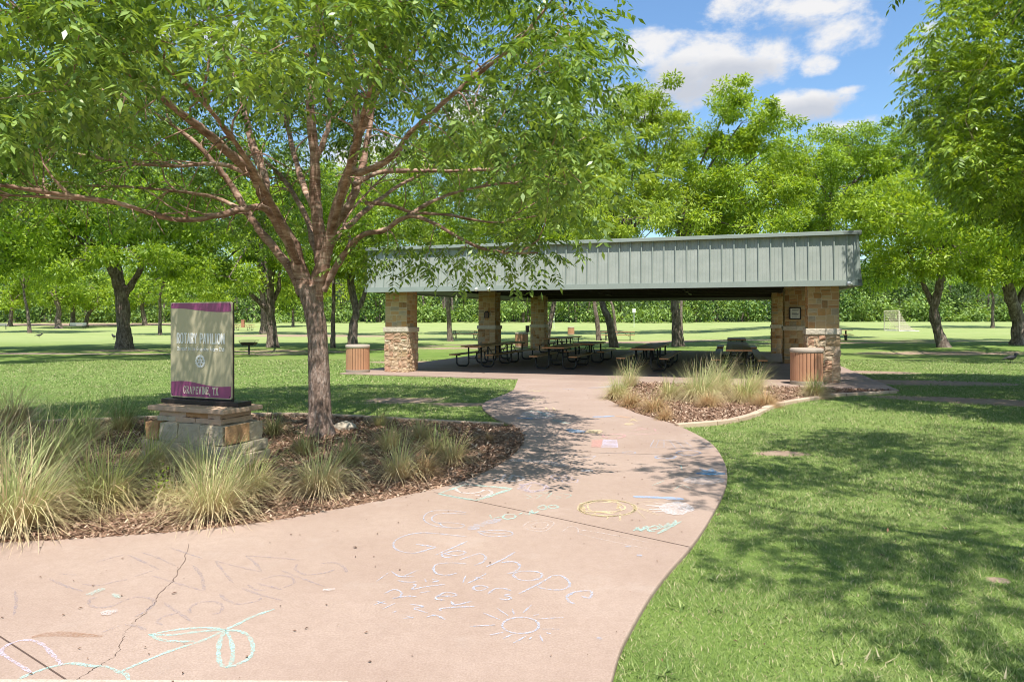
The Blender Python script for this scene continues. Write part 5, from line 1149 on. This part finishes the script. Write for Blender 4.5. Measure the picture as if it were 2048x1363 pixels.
    V, Fc = tubes_np([(a-o, b*1.25) for a, b in tw], 5); link('twigs', npmesh('twigs', V, Fc), M['bark_main'], root, True)
    V = pinnate(T-o, .50, 32, r, .24, .092, .034, 4)
    link('crown', mesh_quads('crown', V), M['leaf_main'], root)
main_tree()
# ---- trees right of the frame (their crowns reach in and shade the lawn)
def side_tree(bx, by, rad, zlo, zhi, n, label, seed, mat='leaf_right', per=42, ll=.075, keep=None, h0=2.2):
    r = np.random.default_rng(seed); root = thing('shade_tree', (bx, by, -.05), label, 'tree'); o = np.array((bx, by, -.05)); limbs = []
    tr = limb([(bx, by, -.2), (bx+.02, by, .8), (bx, by+.05, h0)], .24, .18, 6, .01, r); limbs.append(tr)
    for k in range(9):
        a = 2*math.pi*k/9+r.normal(0, .2); e = rad*r.uniform(.65, .9); zt = r.uniform(zlo+.6, zhi-.8)
        limbs.append(limb([(bx, by, h0-.2), (bx+.2*e*math.cos(a), by+.2*e*math.sin(a), h0+(zt-h0)*.4), (bx+.6*e*math.cos(a+.15), by+.6*e*math.sin(a+.15), h0+(zt-h0)*.8), (bx+e*math.cos(a), by+e*math.sin(a), zt)], .10, .015, 6, .03, r))
    T = []; tries = 0
    while len(T) < n and tries < n*60:
        tries += 1; a = r.uniform(0, 2*math.pi); rho = rad*math.sqrt(r.random()); f = rho/rad; z = r.uniform(zlo+.9*(1-f)*.6, zhi-(zhi-zlo)*.55*f*f)
        x, y = bx+rho*math.cos(a), by+rho*math.sin(a)
        if keep and not keep(x, y, z, r): continue
        T.append((x, y, z))
    T = np.array(T); tw = skeleton(limbs[1:], T, r)
    V, Fc = tubes_np([(tr[0]-o, tr[1])], 14); link('trunk', npmesh('trunk', V, Fc), M['bark_trunk'], root, True)
    V, Fc = tubes_np([(a-o, b) for a, b in limbs[1:]+tw], 6); link('limbs', npmesh('limbs', V, Fc), M['bark_main'], root, True)
    link('crown', mesh_quads('crown', pinnate(T-o, .55, per, r, .2, ll, ll*.36, 4)), M[mat], root)
def kA(x, y, z, r):
    if y < 1: return True
    px = CX+F*x/y; py = HY-F*(z-H)/y
    if px < 1790+40*math.sin(py*.02): return False
    # ragged left outline as photographed
    lim = np.interp(py, [-300, 0, 60, 160, 300, 430, 520], [1900, 1885, 1850, 1810, 1830, 1900, 2100]); return px > lim+25
side_tree(13.2, 13.0, 6.0, 3.6, 10.5, 900, 'leafy tree leaning in from the upper right of the frame', 31, 'leaf_right', 46, .105, kA)
def kB(x, y, z, r):
    sx, sy = x-.08*z, y+.467*z
    if sy < 6.6 and inpoly(np.array([sx-.6]), np.array([sy]), path_poly)[0]: return False
    if sy < 12 and sx < 1.75: return False
    if y <= .5: return True
    px = CX+F*x/y; py = HY-F*(z-H)/y
    return py < -40 or px > 2150
side_tree(7.2, 1.9, 6.0, 5.0, 8.0, 330, 'tree beside the path just outside the right of the frame', 32, 'leaf_right', 34, .08, kB, 3.0)

# ---- pecan trees of the park
def park_tree(D, trunk_px, r0, blobs, label, seed, mat='leaf_pecan', clump=1.0, per=320, ll=.255, dens=1.0, name='pecan_tree', group=None, extra=()):
    r0 *= .80; r = np.random.default_rng(seed); x0, _ = (trunk_px[0][0]-CX)/F*D, 0; z0 = gz(x0, D)
    root = thing(name, (x0, D, z0), label, 'tree', group); o = np.array((x0, D, z0)); off = lambda k: .25*k*math.sin(seed+k)
    tp = [P(a, b, D+off(k)*.6) for k, (a, b) in enumerate(trunk_px)]; tp[0] = np.array((x0, D, z0-.15)); tr = limb(tp, r0*1.0, r0*.62, 6, .05, r); t = np.linspace(0, 1, len(tr[1])); tr = (tr[0], tr[1]+r0*.55*np.exp(-t*14))
    limbs = [tr]; T = []; RR = []
    for ex in extra: limbs.append(limb([P(a, b, D+off(k+1)*.6) for k, (a, b) in enumerate(ex)], r0*.6, r0*.25, 6, .05, r))
    # each blob: px centre, px radii, depth offset m
    for (bx, by, rx, ry, dz) in blobs:
        c = P(bx, by, D+dz+r.uniform(-2, 1.5)); R3 = np.array((rx/F*D, max(3.6, min(rx, ry)/F*D*1.5) if D < 65 else min(rx, ry)/F*D*1.5, ry/F*D)); vol = R3[0]*R3[2]*(R3[1]**.35); n = int(max(8, vol*2.5*dens/(clump**2)))
        st = tr[0][-1]; mid = (st+c)/2+r.normal(0, .3, 3)+np.array((0, 0, .3)); limbs.append(limb([tr[0][int(len(tr[0])*.7)], st*.6+mid*.4, mid, c], r0*.42, .04, 5, .05, r))
        for k in range(n):
            v = norm(r.normal(0, 1, 3))*(.35+.65*r.random()**.5); T.append(c+v*R3); RR.append(clump*r.uniform(.4, 1.25))
    T = np.array(T); RR = np.array(RR); tw = skeleton(limbs[1:], T, r)
    tw = [(a, np.maximum(b, .012)) for a, b in tw]
    V, Fc = tubes_np([(tr[0]-o, tr[1])]+[(a-o, b) for a, b in limbs[1:1+len(extra)]], 14)
    V += r.normal(0, .012*r0/.4, V.shape); link('trunk', npmesh('trunk', V, Fc), M['bark_pecan'], root, True)
    V, Fc = tubes_np([(a-o, b) for a, b in limbs[1+len(extra):]+tw], 5); link('limbs', npmesh('limbs', V, Fc), M['bark_pecan'], root, True)
    link('crown', mesh_quads('crown', leaves(T-o, RR, per, r, ll, ll*.36)), M[mat], root); return root
g_ = 'park trees behind the pavilion'
park_tree(45, [(1357, 692), (1352, 640), (1350, 600), (1356, 520), (1362, 440)], .40, [(1480, 250, 75, 70, 0), (1440, 330, 70, 60, -1), (1530, 300, 60, 70, 1), (1500, 400, 90, 60, -2), (1400, 430, 80, 55, -2.5), (1470, 190, 45, 25, .5), (1560, 410, 70, 50, -1), (1420, 370, 60, 50, 0), (1590, 350, 50, 60, 2), (1480, 455, 110, 30, -4)], 'tallest pale green tree behind the middle of the pavilion roof', 41, group=g_)
park_tree(43.5, [(1229, 694), (1218, 640), (1204, 600), (1215, 520), (1250, 460)], .30, [(1290, 230, 80, 50, 0), (1330, 290, 70, 60, 1), (1220, 300, 75, 70, 0), (1270, 370, 85, 55, -2), (1180, 410, 80, 60, -1), (1340, 380, 70, 60, 0), (1310, 190, 45, 22, 0), (1250, 440, 90, 38, -4), (1150, 320, 60, 60, 1), (1100, 390, 70, 60, -2)], 'leaning trunked tree behind the pavilion, its crown left of the tallest one', 42, 'leaf_olive', group=g_, extra=[[(1240, 470), (1290, 430), (1300, 360)]])
park_tree(60, [(1198, 679), (1194, 640), (1188, 600), (1180, 520)], .26, [(1140, 330, 80, 80, 0), (1100, 430, 80, 60, 0), (1190, 460, 80, 50, 0)], 'tree with straight pale trunk just behind the leaning one', 43, 'leaf_dark', group=g_, clump=1.2)
park_tree(52, [(1600, 688), (1606, 600), (1640, 500), (1660, 420)], .36, [(1680, 290, 70, 45, 0), (1740, 290, 60, 45, 1), (1620, 330, 60, 55, 0), (1700, 370, 90, 60, -1), (1640, 430, 90, 60, 0), (1760, 380, 70, 60, 0), (1790, 300, 60, 45, 1), (1580, 440, 60, 40, 0)], 'broad dark crowned tree rising over the right end of the roof', 44, 'leaf_dark', group=g_, clump=1.05)
park_tree(41, [(1889, 697), (1876, 660), (1868, 620), (1878, 575), (1884, 540), (1890, 490)], .36, [(1800, 470, 100, 55, 0), (1900, 440, 100, 65, -.5), (1980, 480, 80, 50, 0), (1730, 440, 65, 45, 0), (1860, 380, 110, 50, 1), (1780, 540, 55, 28, -1), (1950, 540, 50, 26, 0), (1840, 320, 80, 50, 2), (1770, 400, 70, 50, -2), (1920, 500, 80, 35, -4), (1930, 390, 130, 50, -9), (1990, 430, 90, 50, -13)], 'curved trunk tree on the lawn right of the pavilion', 45, group=g_, extra=[[(1868, 612), (1852, 580), (1835, 540), (1815, 500)]])
park_tree(43.5, [(2038, 692), (2036, 640), (2020, 590), (2010, 540), (2000, 480)], .50, [(2060, 460, 110, 80, 0), (1990, 400, 90, 60, 0), (2120, 520, 80, 50, 0), (2040, 540, 60, 30, 0), (2100, 330, 130, 90, 2), (2100, 400, 120, 60, -10), (2180, 440, 130, 60, -14)], 'thick trunked tree at the right frame edge', 46, 'leaf_olive', group=g_, extra=[[(2030, 615), (2060, 560), (2080, 500)]])
park_tree(57, [(901, 681), (898, 640), (895, 600), (893, 540)], .27, [(900, 440, 95, 70, 0), (980, 480, 80, 50, 0), (830, 470, 80, 55, 0), (900, 340, 90, 70, 0)], 'thin trunked tree seen between the two left pillars', 47, 'leaf_pecan', clump=1.15, group=g_)
park_tree(54, [(1092, 683), (1100, 645), (1108, 600), (1100, 540)], .27, [(1060, 470, 80, 50, 0), (1130, 490, 80, 45, 0), (1040, 380, 90, 60, 0), (1120, 560, 70, 25, 0)], 'leaning tree just right of the farthest left pillar', 48, 'leaf_pecan', clump=1.1, group=g_)
gl = 'park trees on the left lawn'
park_tree(41, [(250, 697), (247, 650), (243, 590), (232, 550), (212, 505), (205, 470)], .50, [(120, 430, 120, 60, -2), (40, 470, 100, 50, -1), (230, 400, 110, 80, 0), (330, 470, 100, 50, 1), (180, 300, 150, 90, 0), (-60, 380, 130, 80, 0), (330, 330, 120, 80, 1), (100, 510, 110, 28, -1.5), (390, 530, 60, 28, 1), (60, 380, 120, 60, -6), (20, 520, 90, 30, -3), (300, 530, 90, 30, -4), (170, 520, 90, 28, -6), (-120, 470, 100, 60, -2), (150, 400, 170, 55, -12), (330, 420, 130, 50, -11), (-40, 410, 150, 60, -12), (-250, 420, 150, 60, -8)], 'big rough barked tree on the lawn left of the sign', 51, 'leaf_dark', group=gl, extra=[[(243, 600), (262, 570), (285, 530), (300, 480)], [(240, 570), (232, 500), (236, 430), (240, 380)]], per=270)
park_tree(44.5, [(546, 693), (543, 650), (541, 610), (540, 560), (536, 500)], .40, [(470, 470, 90, 50, 0), (560, 440, 100, 60, 0), (430, 540, 80, 35, 0), (620, 530, 70, 35, 0), (500, 360, 120, 80, 0), (380, 440, 80, 60, 0), (460, 550, 80, 28, -4), (600, 500, 90, 40, -5), (520, 420, 130, 50, -11), (640, 400, 110, 50, -10)], 'buttressed tree behind the sign with limbs spreading left', 52, 'leaf_dark', group=gl, extra=[[(541, 625), (520, 605), (500, 588), (480, 575)], [(541, 610), (556, 580), (560, 540)], [(540, 590), (520, 540), (518, 490)]])
park_tree(44, [(666, 694), (666, 640), (668, 580), (664, 500)], .18, [(660, 470, 80, 50, 0), (700, 390, 80, 60, 1), (610, 410, 70, 60, 1)], 'slim dark trunk right behind the large shade tree', 53, 'leaf_olive', group=gl)
park_tree(42.5, [(704, 697), (707, 650), (712, 620), (700, 560), (696, 520)], .34, [(740, 450, 90, 55, 0), (810, 430, 80, 60, 1), (700, 520, 70, 32, -1), (790, 370, 100, 60, 0), (760, 540, 50, 22, 0), (680, 470, 90, 45, -5)], 'forked tree left of the pavilion behind the litter bin', 54, 'leaf_pecan', group=gl, extra=[[(710, 630), (728, 590), (738, 550), (750, 500)]])
park_tree(80, [(528, 658), (528, 630), (526, 600), (522, 560)], .55, [(520, 540, 70, 35, 0), (560, 570, 60, 30, 0), (470, 575, 60, 28, 0), (520, 480, 80, 50, 0)], 'thick far trunk half hidden behind the buttressed tree', 55, 'leaf_pecan', 1.4, 200, .42, group=gl)
for i, (px, py, D, tpx, rr0, bl, lb, mt) in enumerate([
 (117, 655, 100, [(117, 655), (116, 638), (118, 620), (112, 600)], .55, [(90, 585, 60, 25, 0), (150, 590, 50, 24, 1), (120, 560, 70, 28, 0)], 'far tree with wide forking trunk near the bench', 'leaf_pecan'),
 (145, 651, 108, [(145, 651), (146, 630), (147, 605)], .5, [(160, 575, 60, 30, 0), (130, 590, 40, 22, 0)], 'upright far trunk next to the forking one', 'leaf_pecan'),
 (172, 650, 106, [(171, 650), (175, 632), (188, 615), (200, 608)], .4, [(200, 595, 50, 22, 0), (180, 570, 60, 25, 0)], 'far tree with trunk leaning right', 'leaf_pecan'),
 (290, 648, 110, [(290, 647), (288, 635), (284, 615), (282, 600)], .5, [(285, 590, 60, 26, 0), (320, 570, 60, 30, 0), (250, 580, 40, 26, 0)], 'far tree just left of the sign', 'leaf_pecan'),
 (20, 648, 108, [(20, 649), (22, 630), (25, 600)], .4, [(20, 600, 55, 30, 0), (-20, 580, 60, 35, 0), (60, 580, 50, 30, 0)], 'low pale far tree at the left edge', 'leaf_pecan'),
 (586, 649, 106, [(586, 649), (586, 635), (586, 615)], .3, [(586, 605, 38, 20, 0), (610, 590, 45, 26, 0), (560, 590, 40, 24, 0)], 'small pale tree far behind the large tree', 'leaf_right'),
 (430, 648, 112, [(430, 647), (430, 630), (430, 600)], .35, [(420, 600, 50, 30, 0), (380, 590, 60, 35, 0)], 'far tree hidden mostly by the sign', 'leaf_pecan')]):
    park_tree(D, tpx, rr0, bl, lb, 70+i, mt, 1.7, 170, .55, .8, group='far trees at the edge of the field')

for i, (px, D, bl, lb, mt) in enumerate([
 (976, 76, [(960, 420, 90, 70, 0), (1010, 330, 80, 60, 0), (930, 300, 80, 70, 0), (1030, 480, 70, 35, 0)], 'deep green tree rising far behind the second left pillar', 'leaf_dark'),
 (1080, 78, [(1100, 330, 90, 70, 0), (1150, 430, 80, 50, 0), (1070, 450, 70, 45, 0), (1180, 360, 60, 60, 0)], 'deep green tree rising far behind the third left pillar', 'leaf_dark'),
 (1232, 80, [(1250, 350, 80, 60, 0), (1310, 430, 80, 45, 0), (1230, 440, 70, 40, 0), (1380, 400, 60, 60, 0)], 'shadowy tree filling the gap between the two pale roofside trees', 'leaf_dark'),
 (1362, 76, [(1430, 420, 80, 50, 0), (1370, 310, 50, 50, 0), (1500, 340, 70, 60, 0), (1540, 440, 70, 35, 0)], 'deep green tree directly behind the tallest pale one', 'leaf_dark'),
 (1560, 80, [(1600, 400, 80, 60, 0), (1560, 330, 50, 50, 0), (1650, 340, 70, 50, 0), (1700, 440, 80, 40, 0)], 'deep green tree rising behind the rear right pillars', 'leaf_dark'),
 (1645, 74, [(1780, 440, 70, 45, 0), (1740, 340, 60, 50, 0), (1800, 500, 70, 40, 0), (1730, 520, 60, 40, 0), (1760, 560, 50, 22, 0)], 'dark tree behind the front right pillar with foliage right of the roof', 'leaf_dark'),
 (320, 78, [(300, 560, 70, 30, 0), (360, 540, 70, 40, 0), (400, 570, 60, 26, 0), (330, 480, 90, 50, 0)], 'mid distance tree hidden behind the sign panel', 'leaf_pecan'),
 (620, 76, [(600, 560, 60, 30, 0), (640, 540, 60, 32, 0), (690, 570, 50, 24, 0), (620, 470, 80, 50, 0), (760, 500, 60, 60, 0)], 'mid distance tree hidden behind the large trunk', 'leaf_pecan'),
 (60, 84, [(60, 540, 90, 40, 0), (-20, 520, 70, 50, 0), (130, 520, 80, 45, 0), (40, 470, 100, 45, 0)], 'mid distance spreading tree at the far left', 'leaf_pecan'),
 (1985, 80, [(1960, 470, 80, 60, 0), (2040, 420, 90, 70, 0), (1900, 540, 60, 30, 0), (2020, 560, 60, 24, 0)], 'deep green tree between the two right hand trunks', 'leaf_dark')]):
    park_tree(D, [(px, HY+40), (px+6*math.sin(i*2.1), 620), (px+13*math.sin(i*2.1), 590), (px+16*math.sin(i*1.3), 540)], .22, bl, lb, 90+i, mt, 1.5, 190, .45, .9, group='second row of park trees')

# ---- the woods closing the field
def woods():
    r = np.random.default_rng(77); C_ = []; RR = []
    def add(x, y, z, rr): C_.append((x, y, z)); RR.append(rr)
    for i in range(2300):
        x = r.uniform(-125, 135); y = r.uniform(121, 140); hmax = (4.5+2.5*math.sin(x*.21)+1.5*math.sin(x*.53+1)) if y < 125 else 14.5+3*math.sin(x*.13+2)+2*math.sin(x*.37)
        z = 1.2+r.random()**.8*hmax*(1 if y >= 125 else .8); add(x, y-max(0, 3-z)*.3, z, r.uniform(1.0, 2.3))
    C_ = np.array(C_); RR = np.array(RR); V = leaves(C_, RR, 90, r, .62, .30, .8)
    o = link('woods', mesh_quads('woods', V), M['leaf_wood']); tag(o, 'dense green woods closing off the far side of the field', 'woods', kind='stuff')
    # trunks within the woods, then a dark backing sheet painting their inner shade
    m = MB()
    for k in range(150):
        x = r.uniform(-125, 135); y = r.uniform(124, 138); h = r.uniform(6, 12); m.tube([(x, y, 1), (x+r.normal(0, .4), y, 1+h*.5), (x+r.normal(0, 1), y, 1+h)], [.22, .17, .08], 6)
    m.build('wood_trunks', M['bark_pecan'], o)
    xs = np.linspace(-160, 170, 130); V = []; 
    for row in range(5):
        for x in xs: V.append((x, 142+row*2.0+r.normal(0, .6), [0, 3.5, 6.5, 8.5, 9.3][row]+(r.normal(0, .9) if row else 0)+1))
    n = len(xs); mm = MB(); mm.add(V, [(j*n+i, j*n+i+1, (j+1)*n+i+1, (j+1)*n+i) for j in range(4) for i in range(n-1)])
    mm.build('woods_backing', simple('backing_shade', (.035, .06, .018), .9, 0, .5, .6), o, True)
woods()
